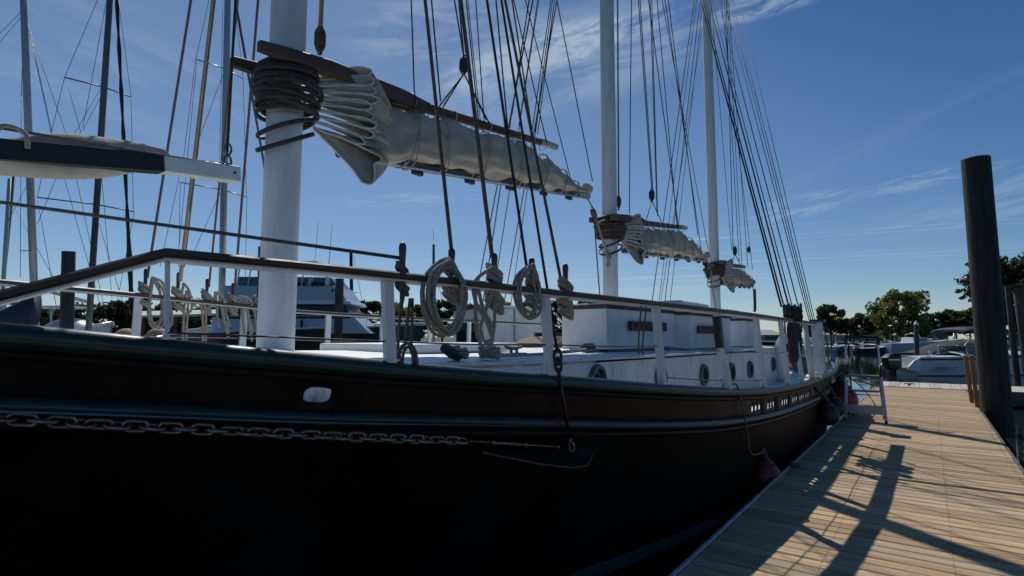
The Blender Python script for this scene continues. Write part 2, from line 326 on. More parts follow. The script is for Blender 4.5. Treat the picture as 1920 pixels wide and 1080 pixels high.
# pilings beside the dock
def pile(name, base, top, r0, r1, m, label, group=None, cap=False):
    ax = unit(top-base); L = np.linalg.norm(top-base); t = thing(name, base, label, 'piling', group)
    mb = MB(); mb.lathe([(r0, 0), (r0*.99, L*.3), ((r0+r1)/2, L*.6), (r1, L-.02), (r1*.93, L)], base, ax, 28); obj('shaft', mb, m, t, 'auto'); return t
b0 = V(1.24, 17.2, -1.0); tp = at_d(1829, 296, 13.05); tp = V(tp[0], tp[1], tp[2])
bt = gp(1856, 13.05, -1.0); t = pile('steel_piling', bt, tp, .292, .275, 'pile', 'tall dark cylindrical piling rising beside the wooden dock at right')
for px0, py0, px1, py1, r, Z, lab in ((1902, 662, 1889, 537, .115, 26.5, 'slim leaning timber piling at the right edge, left of its pair'), (1926, 668, 1908, 537, .19, 26, 'thick leaning timber piling at the right edge, right of its pair')):
    a = at_d(px0, py0, Z); b = at_d(px1, py1, Z); a = a+(a-b)*(a[2]+.8)/(b[2]-a[2]); t = pile('timber_piling', a, b, r*1.15, r, 'pile_wood', lab, 'leaning timber pilings')
    if r > .15:
        mb = MB(); mb.box(b+rt*.0+V(0, 0, .03)-rt*.18, (.95, .5, .06)); obj('cap_board', mb, 'pile_wood', t)
for px0, py0, px1, py1, lab in ((1822, 752, 1810, 666, 'thin brown wooden stake beside the big piling, left one'), (1833, 764, 1821, 666, 'thin brown wooden stake beside the big piling, nearer the piling')):
    Z = 14.6 if px0 == 1822 else 13.6; a = at_d(px0, py0, Z); b = at_d(px1, py1, Z); a = a+(a-b)*(a[2]+.3)/(b[2]-a[2]); mb = MB(); mb.bar(a, b, .09, .09, up=(1, 0, 0)); tag(obj('mooring_stake', mb, 'stake', bevel=.01), lab, 'stake', 'wooden stakes')
for px, py, r, Z, pb, lab in ((129, 471, .20, 19.5, 617, 'dark timber piling behind the far rail at left'), (637, 522, .125, 17.5, 668, 'dark brown timber piling in front of the motor yacht'), (1718, 609, .14, 40, 650, 'dark piling with a pale cap among the far boats')):
    a = at_d(px-(4 if px < 900 else -1), pb, Z); b = at_d(px, py, Z); a = a+(a-b)*(a[2]+.8)/(b[2]-a[2]); t = pile('timber_piling', a, b, r*1.05, r, 'pile_wood', lab, 'timber pilings in the water')
    if px == 1718: mb = MB(); mb.lathe([(.15, 0), (.16, .05), (.01, .3)], b); obj('pale_cap', mb, 'white', t)

# ------------------------------------------------------------------ the schooner
CL = -4.95
Bc = Hermite([-4, -3, -2, -1, 0, 1, 2.2, 3.7, 5, 6.2, 8, 10, 12, 14, 15.5, 17, 18.5, 19.5, 20], [.03, .55, 1.0, 1.45, 1.85, 2.12, 2.40, 2.73, 2.97, 3.13, 3.24, 3.27, 3.28, 3.25, 3.1, 2.7, 2.0, 1.2, .05])
Bw = Hermite([-4, -2.5, -1, 0, 1, 2.2, 4.2, 6.8, 8, 10, 12, 14, 15.5, 17, 18.3, 18.9, 20], [.01, .03, .5, .95, 1.4, 1.85, 2.55, 3.1, 3.2, 3.25, 3.2, 3.05, 2.65, 2.0, .85, .03, .01])
Zc = Hermite([-4, -2, 0, .58, 1.12, 1.84, 2.35, 2.9, 3.4, 3.9, 5, 6.5, 8, 10.5, 13, 16, 20], [2.62, 2.46, 2.29, 2.235, 2.17, 2.085, 2.025, 1.965, 1.915, 1.865, 1.75, 1.62, 1.53, 1.46, 1.48, 1.56, 1.7])
Zw = Hermite([-4, -2, 0, .6, 1.12, 1.85, 3.36, 4.63, 6.57, 9, 12.3, 16, 20], [2.33, 2.15, 1.98, 1.922, 1.855, 1.757, 1.585, 1.435, 1.26, 1.15, 1.09, 1.12, 1.25])
Zr = Hermite([1.11, 1.85, 2.7, 4.2, 6.3, 9, 12, 16, 19], [2.585, 2.575, 2.555, 2.52, 2.485, 2.465, 2.46, 2.47, 2.5])
def hb(s, z):
    u = min(max(z/Zc(s), 0), 1.1); return Bw(s)+(Bc(s)-Bw(s))*u**1.6
def side_pt(s, z, sg=1, out=0): return V(CL+sg*(hb(s, z)+out), s, z)
def tang(s, sg=1): return unit(side_pt(s+.1, Zc(s+.1), sg)-side_pt(s-.1, Zc(s-.1), sg))
def hit(px, py, fn):
    d = ray(px, py); t = .4
    while t < 60 and (CAM+d*t)[0] > fn((CAM+d*t)): t += .02
    lo, hi = t-.02, t
    for _ in range(14):
        m = (lo+hi)/2
        if (CAM+d*m)[0] > fn(CAM+d*m): lo = m
        else: hi = m
    return CAM+d*hi
def near(px, py, inset=.05): return hit(px, py, lambda p: CL+Bc(p[1])-inset)
def far(px, py, inset=.05): return hit(px, py, lambda p: CL-Bc(p[1])+inset)
def hullhit(px, py, out=0): return hit(px, py, lambda p: CL+hb(p[1], p[2])+out)
ship = thing('schooner', (CL, 8, 0), 'large dark hulled three masted schooner with white deckhouses moored along the dock', 'sailing ship')
stations = sorted(set([round(x, 3) for x in np.concatenate([np.linspace(-4, 1, 18), np.linspace(1, 9, 56), np.linspace(9, 20, 60)])]))
for sg in (1, -1):
    mb = MB(); rows = []
    for s in stations:
        zt = Zw(s); rows.append([side_pt(s, z, sg) for z in (zt, zt*.9, zt*.78, zt*.64, zt*.48, zt*.32, zt*.16, 0, -.5)])
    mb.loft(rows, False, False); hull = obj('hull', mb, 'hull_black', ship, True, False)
    # wale (half round rubbing strake) and cap rail (heavy rounded pipe)
    mb = MB(); mb.tube([side_pt(s, Zw(s), sg, .012) for s in stations], .042, 10); obj('rubbing_strake', mb, 'teal', ship, True)
    mb = MB(); mb.tube([side_pt(s, Zw(s)-.075, sg, .004) for s in stations], .028, 8); obj('strake_lip', mb, 'bulwark', ship, True)
    mb = MB(); mb.tube([side_pt(s, Zc(s)-.028, sg, 0) for s in stations], .052, 12); cap = obj('cap_rail', mb, 'teal', ship, True)
    mb = MB(); mb.tube([side_pt(s, Zc(s)-.10, sg, .004) for s in stations], .024, 8); obj('cap_moulding', mb, 'bulwark', ship, True)
    mb = MB(); mb.loft([[side_pt(s, .30, sg, .006), side_pt(s, .19, sg, .008)] for s in stations if -2 < s < 18.5], False, False); obj('boot_stripe', mb, 'teal_light', ship, True, False)
# bulwark plating with real openings: list of (s, z, half length, half height)
holes = []
ph = hullhit(595, 740); holes.append((ph[1], ph[2], .073, .043))
for px, py in ((1417, 766), (1445, 759), (1471, 753), (1490, 748), (1503, 744), (1514, 741)):
    c = hullhit(px, py)
    for k in (-1, 0, 1): holes.append((c[1]+k*.135, (Zw(c[1])*.62+Zc(c[1])*.38)-.005, .045, .040))
holes.sort()
def bulwark(sg, holes):
    mb = MB(); edges = [-4.0]; spans = []
    for h in holes: edges += [h[0]-h[2]*1.28, h[0]+h[2]*1.28]; spans.append((edges[-2], edges[-1], h))
    edges.append(20.0)
    def P(s, v): return side_pt(s, Zw(s)+(Zc(s)-Zw(s))*v, sg)
    def plain(a, b):
        n = max(1, int((b-a)/.16)); mb.loft([[P(a+(b-a)*i/n, v) for v in (0, .25, .5, .75, .95)] for i in range(n+1)], False, False)
    cur = -4.0
    for a, b, h in spans:
        if a > cur: plain(cur, a)
        s, z, hl, hh = h; n = 32; H = Zc(s)-Zw(s); vc = (z-Zw(s))/H; per = []; inn = []
        for k in range(n):
            th = 2*math.pi*(k+.5)/n; c, sn = math.cos(th), math.sin(th); e = 2/3.4
            inn.append(P(s+hl*math.copysign(abs(c)**e, c), vc+hh/H*math.copysign(abs(sn)**e, sn)))
            q = 1/max(abs(c), abs(sn)); x, y = c*q, sn*q
            per.append(P((a+b)/2+x*(b-a)/2, (vc+(y*(.95-vc) if y > 0 else y*vc))))
        mb.loft([per, inn], True, False); cur = b
    plain(cur, 20.0); return mb
for sg in (1, -1):
    o = obj('bulwark', bulwark(sg, holes if sg > 0 else []), 'bulwark', ship, True, False)
    md = o.modifiers.new('th', 'SOLIDIFY'); md.thickness = .012; md.offset = 0
for h in holes[:1]:
    ring = [side_pt(h[0]+(h[2]+.008)*math.copysign(abs(math.cos(a))**.6, math.cos(a)), h[1]+(h[3]+.008)*math.copysign(abs(math.sin(a))**.6, math.sin(a)), 1, .006) for a in np.linspace(0, 2*math.pi, 40, endpoint=False)]
    mb = MB(); mb.tube(ring, .006, 6, True); obj('hawse_rim', mb, 'bulwark', ship, True)
# inner face of the far bulwark is white, deck
mb = MB(); mb.loft([[V(CL-Bc(s)+.02, s, Zw(s)+.01), V(CL-Bc(s)+.03, s, Zc(s)-.08)] for s in stations[2:-2]], False, False); obj('bulwark_lining', mb, 'white', ship, True, False)
mb = MB(); mb.loft([[V(CL-Bc(s)*.995+.02, s, Zw(s)-.02), V(CL, s, Zw(s)+.05), V(CL+Bc(s)*.995-.02, s, Zw(s)-.02)] for s in stations[1:-1]], False, False); obj('deck', mb, 'deck', ship, False, False)
# trunk cabin
TX = -2.9; TY0, TY1 = 2.55, 16.4
def ztk(s): return np.interp(s, [2, 4, 7, 10, 16.5], [2.02, 1.985, 1.965, 1.955, 1.95])
def trx(s): return np.interp(s, [2.55, 3.1, 5, 13, 14.5, 16.4], [1.55, 1.95, 2.05, 2.05, 1.95, 1.6])
ss = [2.55, 2.8, 3.1]+list(np.linspace(3.5, 16.4, 28))
for sg in (1, -1):
    mb = MB(); mb.loft([[V(CL+sg*trx(s), s, Zw(s)-.05), V(CL+sg*trx(s), s, (Zw(s)+ztk(s))/2), V(CL+sg*trx(s), s, ztk(s)-.012)] for s in ss], False, False); trunk = obj('trunk_side', mb, 'white_rust', ship, False, False)
    if sg > 0: trunk_near = trunk
mb = MB(); mb.loft([[V(CL+trx(s)*q, s, ztk(s)+.07*(1-q*q)) for q in (-1, -.6, 0, .6, 1)]+[V(CL+trx(s)*q, s, ztk(s)-.05+.07*(1-q*q)) for q in (1, 0, -1)] for s in ss]); obj('trunk_top', mb, 'white', ship)
for sg in (1, -1):
    mb = MB(); mb.tube([V(CL+sg*(trx(s)+.004), s, ztk(s)-.012) for s in ss], .018, 6); obj('trunk_edge', mb, 'white_rust', ship, True)
for s in (2.55, 16.4):
    mb = MB(); mb.box((CL, s, 1.7), (trx(s)*2, .02, .56)); obj('trunk_end', mb, 'white_rust', ship)
for px, py in ((1118, 713), (1237, 708), (1318, 703), (1370, 698), (1405, 693), (1448, 683), (1467, 680)):
    c = hit(px, py, lambda p: CL+trx(p[1])); c[2] = c[2]; a = V(1, 0, 0)
    mb = MB(); ri = .172
    mb.lathe([(ri-.045, .0), (ri, .0), (ri, .035), (ri-.012, .05), (ri-.045, .045), (ri-.05, .02), (ri-.045, 0)], c, a, 28); pr = obj('porthole', mb, 'teal_light', ship, 'auto')
    mb = MB(); mb.lathe([(ri-.046, .010), (ri-.05, .016)], c, a, 24); obj('pane', mb, 'glass', pr)
# foredeck and trunk-top clutter: block with coil, tangled rope, cleat, sheets
def rope_pile(c, r, n, rr, m, name, label, seed):
    q = random.Random(seed); pts = []
    for k in range(n*14):
        a = k*2*math.pi/14; rad = r*(.55+.45*q.random()); pts.append(V(c[0]+rad*math.cos(a), c[1]+rad*.8*math.sin(a), c[2]+rr+k/(n*14)*r*.9+q.uniform(0, rr)))
    mb = MB(); mb.tube(smooth(pts, 2), rr, 5); return tag(obj(name, mb, m, None, True), label, 'rope')
def ttop(px, py): return hit(px, py, lambda p: p[0]+1 if p[2] > ztk(min(max(p[1], 2.6), 16))+.05 else p[0]-1) if False else None
def trunkspot(x, s): q = (x-CL)/trx(s); return V(x, s, ztk(s)+.07*(1-q*q))
p1 = trunkspot(-3.15, 3.42); p2 = trunkspot(-3.1, 3.85)
rope_pile(p2, .11, 6, .013, 'rope', 'rope_heap', 'tangled heap of pale rope on the white cabin top', 3)
rope_pile(p1+V(0, .06, 0), .10, 4, .014, 'rope', 'rope_coil', 'small flat coil of rope beside the dark block on the cabin top', 5)
mb = MB(); mb.lathe([(.05, -.03), (.095, -.025), (.10, 0), (.095, .025), (.05, .03)], p1+V(.02, -.03, .07), unit(V(.5, .2, .8)), 18)
tag(obj('snatch_block', mb, 'rope_dark', None, 'auto'), 'dark round block lying on the front edge of the cabin top', 'block')
p3 = trunkspot(-3.5, 4.75)
t = thing('deck_cleat', p3, 'grey horned cleat on the cabin top right of the rope heap', 'cleat')
mb = MB(); mb.box(p3+V(0, 0, .012), (.16, .26, .02)); obj('base', mb, 'galv', t)
mb = MB(); mb.tube(smooth([p3+V(0, -.15, .085), p3+V(0, -.06, .07), p3+V(0, .06, .07), p3+V(0, .15, .085)], 4), .017, 8); mb.tube([p3+V(0, -.05, .02), p3+V(0, -.05, .07)], .016); mb.tube([p3+V(0, .05, .02), p3+V(0, .05, .07)], .016); obj('horns', mb, 'galv', t, True)
for k, (xa, sa, xb, sb) in enumerate(((-3.12, 3.95, -3.35, 6.3), (-3.2, 4.0, -3.45, 6.2))):
    a = trunkspot(xa, sa)+V(0, 0, .03); b = trunkspot(xb, sb)+V(0, 0, .05); mb = MB(); mb.tube(smooth([a, (a+b)/2-V(0, 0, .015), b], 6), .010, 5); tag(obj('deck_line', mb, 'rope', None, True), 'pale line led aft along the cabin top, %s of two' % ('outer' if k == 0 else 'inner'), 'rope', 'lines on the cabin top')
mb = MB(); a = trunkspot(-3.5, 6.35); mb.box(a+V(0, 0, .05), (.10, .22, .09)); mb.tube([a+V(0, -.12, .1), a+V(0, .12, .1)], .02); tag(obj('rope_clutch', mb, 'rope_dark', bevel=.01), 'dark line clutch at the foot of the front deckhouse', 'deck fitting')
# low white hatch, brown pyramid skylight
mb = MB(); c = trunkspot(-4.7, 4.3); mb.box(c+V(0, .3, .035), (1.5, 1.7, .09)); obj('hatch_cover', mb, 'white', ship, bevel=.015)
c = trunkspot(-5.15, 8.1); hw, hl = .42, .62; mb = MB(); zb = c[2]
mb.add([(c[0]-hw, c[1]-hl, zb), (c[0]+hw, c[1]-hl, zb), (c[0]+hw, c[1]+hl, zb), (c[0]-hw, c[1]+hl, zb), (c[0]-hw, c[1]-hl, zb+.07), (c[0]+hw, c[1]-hl, zb+.07), (c[0]+hw, c[1]+hl, zb+.07), (c[0]-hw, c[1]+hl, zb+.07), (c[0]-.12, c[1]-hl*.5, zb+.22), (c[0]+.12, c[1]-hl*.5, zb+.22), (c[0]+.12, c[1]+hl*.5, zb+.22), (c[0]-.12, c[1]+hl*.5, zb+.22)],
       [(0, 1, 5, 4), (1, 2, 6, 5), (2, 3, 7, 6), (3, 0, 4, 7), (4, 5, 9, 8), (5, 6, 10, 9), (6, 7, 11, 10), (7, 4, 8, 11), (8, 9, 10, 11)]); sk = obj('skylight', mb, 'wood_red', ship)
mb = MB(); mb.box((c[0], c[1], zb+.232), (.30, hl+.1, .022)); obj('ridge', mb, 'wood_red', sk)
# deckhouses
def deckhouse(poly, z0, z1, roof_m, plaque=None, raft=None):
    """poly: plan outline, counter-clockwise"""
    n = len(poly); mb = MB(); cx = sum(p[0] for p in poly)/n; cy = sum(p[1] for p in poly)/n
    mb.prism([V(p[0], p[1], z0+.055) for p in poly], (0, 0, z1-z0-.055)); h = obj('deckhouse', mb, 'house_white', ship, bevel=.012)
    mb = MB(); mb.prism([V(cx+(p[0]-cx)*.86, cy+(p[1]-cy)*.90, z0-.06) for p in poly], (0, 0, .12)); obj('shadow_gap_base', mb, 'black_paint', h)  # recessed base, its black stands in for the shadow gap under the house
    mb = MB(); mb.prism([V(cx+(p[0]-cx)*1.05, cy+(p[1]-cy)*1.02, z1+.003) for p in poly], (0, 0, .045)); obj('roof_trim', mb, roof_m, h, bevel=.01)
    mb = MB(); mb.prism([V(cx+(p[0]-cx)*1.0, cy+(p[1]-cy)*1.0, z1+.051) for p in poly], (0, 0, .018)); obj('roof', mb, 'white_plain', h, bevel=.008)
    return h
zb = 2.0
h1 = deckhouse([(-4.12, 6.72), (-3.42, 6.72), (-3.36, 9.02), (-4.12, 9.02)], zb-.02, 2.585, 'wood_red')
h2 = deckhouse([(-4.3, 9.28), (-3.42, 9.18), (-3.22, 9.34), (-3.22, 11.75), (-4.3, 11.75)], zb-.05, 2.575, 'wood_red')
h3 = deckhouse([(-4.3, 12.9), (-3.22, 12.9), (-3.3, 14.2), (-4.3, 14.2)], zb-.06, 2.56, 'wood_red')
for h, x, (pa, pb) in ((h1, -3.385, ((1178, 609), (1245, 615))), (h2, -3.21, ((1307, 618), (1345, 619)))):
    a = at_x(*pa, x); b = at_x(*pb, x); zc = (a[2]+b[2])/2; mb = MB(); mb.bar(V(x+.02, a[1], zc), V(x+.035, b[1], zc), .03, .135); obj('name_board', mb, 'wood_red', h, bevel=.006)
    mb = MB(); mb.box((x+.035, a[1]+.035, zc), (.02, .05, .14)); obj('board_end', mb, 'black_paint', h)
for (x, s, z, L, W, H, lab) in ((-3.75, 10.55, 2.65, 1.5, .62, .22, 'white capsule shaped life raft canister on the middle deckhouse roof'), (-3.75, 13.5, 2.632, .85, .5, .2, 'small white tub on the aft deckhouse roof')):
    mb = MB(); mb.loft([[V(x+W/2*k*math.copysign(abs(math.cos(a))**.6, math.cos(a)), s+L/2*q, z+H/2+H/2*k*math.copysign(abs(math.sin(a))**.6, math.sin(a))) for a in np.linspace(0, 2*math.pi, 20, endpoint=False)] for q, k in ((-1, .55), (-.93, .85), (-.8, 1), (-.02, 1), (-.02, 1.04), (.02, 1.04), (.02, 1), (.8, 1), (.93, .85), (1, .55))])
    tag(obj('life_raft_canister' if L > 1 else 'storage_tub', mb, 'white_plain', None, 'auto'), lab, 'canister' if L > 1 else 'tub')
# masts
MS = [2.93, 9.89, 16.6]; MR = [.168, .150, .145]; masts = []
for s, r in zip(MS, MR):
    mb = MB(); mb.lathe([(r, 0), (r, 4), (r*.97, 8), (r*.85, 12), (r*.6, 15.2), (.02, 15.3)], (CL, s, Zw(s)), (0, .004, 1), 36); m_ = obj('mast', mb, 'mast_white', ship, 'auto'); masts.append(m_)
    mb = MB(); mb.lathe([(r+.03, 0), (r+.03, .03), (r+.004, .06)], (CL, s, ztk(max(s, 2.6))-.02), n=28); obj('mast_collar', mb, 'white', m_, 'auto')
# handrails: wooden board on a white flange, near side and far side
def rail_line(sg, s0, s1, n=70): return [V(CL+sg*(Bc(s)-.05-.012*max(0, s-4)*.5), s, Zr(s)) for s in np.linspace(s0, s1, n)]
def slope_line(sg):  # forward end slopes down to the bulwark
    return [V(CL+sg*(Bc(s)-.05), s, 2.585-(1.11-s)*.42) for s in np.linspace(-.35, 1.08, 10)]
rails = {}
for sg in (1, -1):
    line = slope_line(sg)+rail_line(sg, 1.11, 11.9, 80) if sg > 0 else [V(CL-(Bc(s)-.05), s, np.interp(s, [0, 1.36, 2.58, 5, 8.6, 19], [2.76, 2.725, 2.69, 2.60, 2.56, 2.5])) for s in np.linspace(.2, 17.5, 80)]
    rings = []; fl = []
    for i, p in enumerate(line):
        t = unit(line[min(i+1, len(line)-1)]-line[max(i-1, 0)]); x = unit(np.cross(t, V(0, 0, 1))); y = np.cross(x, t); W, H = .088, .021
        rings.append([p+x*a*W+y*b*H for a, b in ((-1, -.5), (-1, .5), (-.85, 1), (.85, 1), (1, .5), (1, -.5), (.9, -1), (-.9, -1))])
        q = p-y*(H+.006); fl.append([q+x*a+y*b for a, b in ((-.07, -.005), (-.07, .005), (.07, .005), (.07, -.005))])
    mb = MB(); mb.loft(rings); rails[sg] = obj('pin_rail', mb, 'wood_rail', ship, 'auto')
    mb = MB(); mb.loft(fl); obj('rail_flange', mb, 'white', rails[sg])
def stanchion(px, kind='flat', sg=1, wd=.065):
    if sg > 0: b = near(px, 690, .0); s = b[1]; base = V(CL+Bc(s)-.005, s, Zc(s)-.02); top = V(CL+Bc(s)-.05-.006*max(0, s-4), s-.0, Zr(s)-.03)
    else: b = far(px, 590); s = b[1]; base = V(CL-Bc(s)+.02, s, Zc(s)-.02); top = V(CL-Bc(s)+.05, s, np.interp(s, [0, 1.36, 2.58, 5, 8.6, 19], [2.76, 2.725, 2.69, 2.60, 2.56, 2.5])-.03)
    mb = MB()
    if kind == 'flat': mb.bar(base, top, .012 if wd < .03 else .055, wd, up=tang(s)); o = obj('stanchion', mb, 'white_rust' if px > 1100 else 'white', ship, bevel=.004)
    elif kind == 'thin': mb.bar(base, top, .018, .020, up=tang(s)); o = obj('stanchion', mb, 'white', ship)
    elif kind == 'round': mb.tube([base, top+V(0, 0, .0)], .05, 14); o = obj('stanchion', mb, 'white_rust', ship, True)
    mb = MB(); mb.box(base+V(0, 0, .045), (.06, .05 if kind == 'thin' else .085, .012)); obj('foot', mb, 'white', o); return base, top
SP = []
for px, k, w_ in ((312, 'thin', .03), (733, 'flat', .062), (1033, 'flat', .062), (1243, 'flat', .075), (1358, 'flat', .075), (1432, 'flat', .10), (1478, 'flat', .10), (1504, 'flat', .11), (1523, 'round', .1)): SP.append(stanchion(px, k, 1, w_))
for px in (258, 458, 616, 718, 806, 880): stanchion(px, 'flat', -1, .085)
for h, lab in ((.52, 0), (.14, 1)):                     # lifelines strung through the stanchions
    pts = [b+(t-b)*(h if i < 6 else h*1.0) for i, (b, t) in enumerate(SP) if i >= (1 if lab == 0 else 3)]
    if lab == 0: pts[0] = SP[1][0]+(SP[1][1]-SP[1][0])*.30; pts[1] = SP[2][0]+(SP[2][1]-SP[2][0])*.42
    mb = MB()
    for a, b in zip(pts[:-1], pts[1:]): mb.tube(smooth([a, (a+b)/2-V(0, 0, .008), b], 4), .0055, 5)
    obj('lifeline', mb, 'wire', ship, True)
pts = [far(px, py, .03) for px, py in ((-60, 628), (258, 632), (458, 635), (616, 640), (718, 640), (880, 642))]
mb = MB(); mb.tube(pts, .007, 5); obj('lifeline', mb, 'wire', ship, True)
pts = [V(SP[0][0][0], SP[0][0][1], 0)+V(0, 0, 2.22)]+[SP[1][0]+(SP[1][1]-SP[1][0])*.30]
mb = MB(); mb.tube(pts, .005, 5); obj('lifeline', mb, 'wire', ship, True)
# broad white post at the quarter, ventilator, bitts
c = V(CL+Bc(12.9)-.12, 12.9, Zc(12.9)); mb = MB(); mb.prism([c+V(-.10, -.14, -.05), c+V(.08, -.14, -.05), c+V(.08, .14, -.05), c+V(-.10, .14, -.05)], (-.02, 0, 1.08)); q = obj('gangway_post', mb, 'white_rust', ship, bevel=.01)
mb = MB(); mb.box(c+V(-.01, 0, 1.05), (.26, .36, .05)); obj('post_cap', mb, 'wood_rail', q)
c = V(CL+Bc(11.6)-.06, 11.6, Zc(11.6)); mb = MB(); mb.lathe([(.13, -.02), (.14, .02), (.10, .06), (.075, .09)], c); obj('bitt_base', mb, 'white_rust', ship, 'auto')
c = V(-3.0, 15.2, Zw(15)); mb = MB(); mb.tube(smooth([c, c+V(0, 0, .7), c+V(.02, -.02, .95), c+V(.16, -.14, 1.08), c+V(.27, -.22, 1.06)], 5), [.1]*16+[.11, .12, .13, .14, .15], 14); obj('ventilator', mb, 'white', ship, True)

# ------------------------------------------------------------------ belaying pins and the coils hung on them
def pin_mesh(base, top, parent):                        # base: below the rail, top: tip of the handle
    ax = unit(top-base); L = np.linalg.norm(top-base); r = .0185; prof = [(.010, 0), (.0125, L*.02), (.0125, L*.5), (.013, L*.55), (.021, L*.57), (.019, L*.64), (.021, L*.78), (.024, L*.90), (.021, L*.96), (.012, L*.99), (.002, L)]
    mb = MB(); mb.lathe(prof, base, ax, 14); return obj('belaying_pin', mb, 'pin', parent, True)
def wraps(mb, c, ax, n, rad, rr, pitch, tilt, q, ov=1.35, tv=None):
    """turns of rope round a pin: tilted rings, one above the other"""
    tv = V(0, 0, 1) if tv is None else tv; x = unit(np.cross(ax, V(.3, .9, .1))); y = np.cross(ax, x)
    for k in range(n):
        cc = c+ax*pitch*k; a0 = q.uniform(0, 6); ti = tilt+q.uniform(-.12, .12); rd = rad*q.uniform(.9, 1.12)
        pts = [cc+x*rd*math.cos(a)+y*rd*math.sin(a)+ax*ti*rd*math.sin(a+a0*.1)*1.6 for a in np.linspace(0, 2*math.pi, 14, endpoint=False)]
        mb.tube(pts, rr, 7, True)
def coil_on_pin(px, ptop, pbot, fn, loops, wr, rr, m, label, seed, side, up_to=None, hang=None):
    """loops: list of (cx, cy, rx, ry) picture-size ellipses lying in the rail's own vertical plane; wr: (n above, n below, radius)"""
    q = random.Random(seed); tp = fn(px, ptop); bt = fn(px, pbot); bt = V(tp[0], tp[1], bt[2]); ax = unit(tp-bt)
    root = rails[side]; pin_mesh(bt, tp, root)
    t = tang(tp[1], side); nrm = unit(np.cross(t, V(0, 0, 1))); nrm = nrm if np.dot(nrm, CAM-tp) > 0 else -nrm
    zr = Zr(max(tp[1], 1.2)) if side > 0 else np.interp(tp[1], [0, 1.36, 2.58, 5, 8.6, 19], [2.76, 2.725, 2.69, 2.60, 2.56, 2.5])
    mb = MB(); rad = wr[2]; pr = V(tp[0], tp[1], zr)
    if wr[0]: wraps(mb, pr+V(0, 0, .022+rr), ax, wr[0], rad, rr, rr*1.75, .45, q)
    if wr[1]: wraps(mb, pr-V(0, 0, .03+rr+rr*1.75*(wr[1]-1)), ax, wr[1], rad*1.08, rr, rr*1.75, .5, q)
    base = tp*1.0
    for k, (cx, cy, rx, ry) in enumerate(loops):
        c = fn(cx, cy); e = fn(cx+rx, cy); f_ = fn(cx, cy-ry); hw = np.linalg.norm((e-c)[:2]); hh = abs(f_[2]-c[2]); sgn = 1 if np.dot(e-c, t) > 0 else -1
        off = nrm*(.085 if side > 0 else .06)+nrm*rr*1.25*(k-len(loops)/2)*.8
        ph = q.uniform(0, 6); pts = []
        tc = pr+V(0, 0, .05+.012*k)                     # loops gather at the pin above the rail
        for a in np.linspace(0, 2*math.pi, 26, endpoint=False):
            p = c+t*sgn*hw*math.cos(a)+V(0, 0, hh*math.sin(a))+off+nrm*.02*math.sin(a*2+ph)+t*.006*math.sin(3*a+ph)
            u = max(0, math.sin(a))**3*.55              # pull the crown of the loop towards the pin
            p = p*(1-u)+(V(tc[0], tc[1], max(p[2], tc[2]-.02))+nrm*.03)*u; pts.append(p)
        mb.tube(pts, rr, 7, True)
    for (pp) in (hang or []):
        mb.tube(smooth([fn(x, y)+nrm*.045 for x, y in pp], 6), rr, 6)
    o = obj('rope_coil', mb, m, None, True); tag(o, label, 'rope coil', 'rope coils hung on the rail'); return tp, pr
nf = lambda x, y: near(x, y, .05); ff = lambda x, y: far(x, y, .05)
T1 = coil_on_pin(755, 454, 572, nf, [], (3, 3, .034), .010, 'rope_mid', 'dark rope belayed on the first pin of the near rail, tail looped', 1, 1,
    hang=[[(752, 545), (742, 600), (738, 680)], [(762, 560), (757, 600), (752, 645), (740, 660), (735, 690)], [(766, 560), (766, 610), (764, 645), (772, 660), (776, 690)], [(741, 690), (744, 655), (757, 643), (770, 655), (774, 690)], [(746, 690), (750, 660), (760, 650), (767, 668), (768, 690)]])
T2 = coil_on_pin(847, 465, 562, nf, [(822, 556, 38, 73), (821, 555, 35, 69), (823, 556, 32, 66), (824, 558, 29, 70), (820, 552, 34, 62), (822, 560, 26, 60)], (4, 4, .046), .0125, 'rope', 'large neat oval coil of grey rope on the second pin of the near rail', 2, 1)
T3 = coil_on_pin(927, 474, 572, nf, [], (5, 5, .050), .0130, 'rope', 'long twisted figure eight hank on the third pin of the near rail', 3, 1,
    hang=[[(920, 500), (890, 520), (880, 540), (886, 570), (905, 605), (915, 640), (900, 652), (888, 630), (884, 590), (884, 540)], [(918, 530), (912, 560), (900, 590), (893, 615), (900, 640), (912, 640), (919, 610), (920, 550)], [(888, 535), (897, 575), (913, 610), (914, 632), (904, 640)]])
T4 = coil_on_pin(997, 483, 572, nf, [(978, 548, 23, 50), (976, 550, 20, 46), (980, 546, 19, 50), (975, 545, 15, 42)], (4, 4, .043), .0115, 'rope', 'medium oval coil of grey rope on the fourth pin of the near rail', 4, 1)
T5 = coil_on_pin(1060, 494, 582, nf, [], (4, 6, .048), .0125, 'rope_tan', 'tight wraps of rope without a coil on the fifth pin, beside the white stanchion', 5, 1)
FT = []
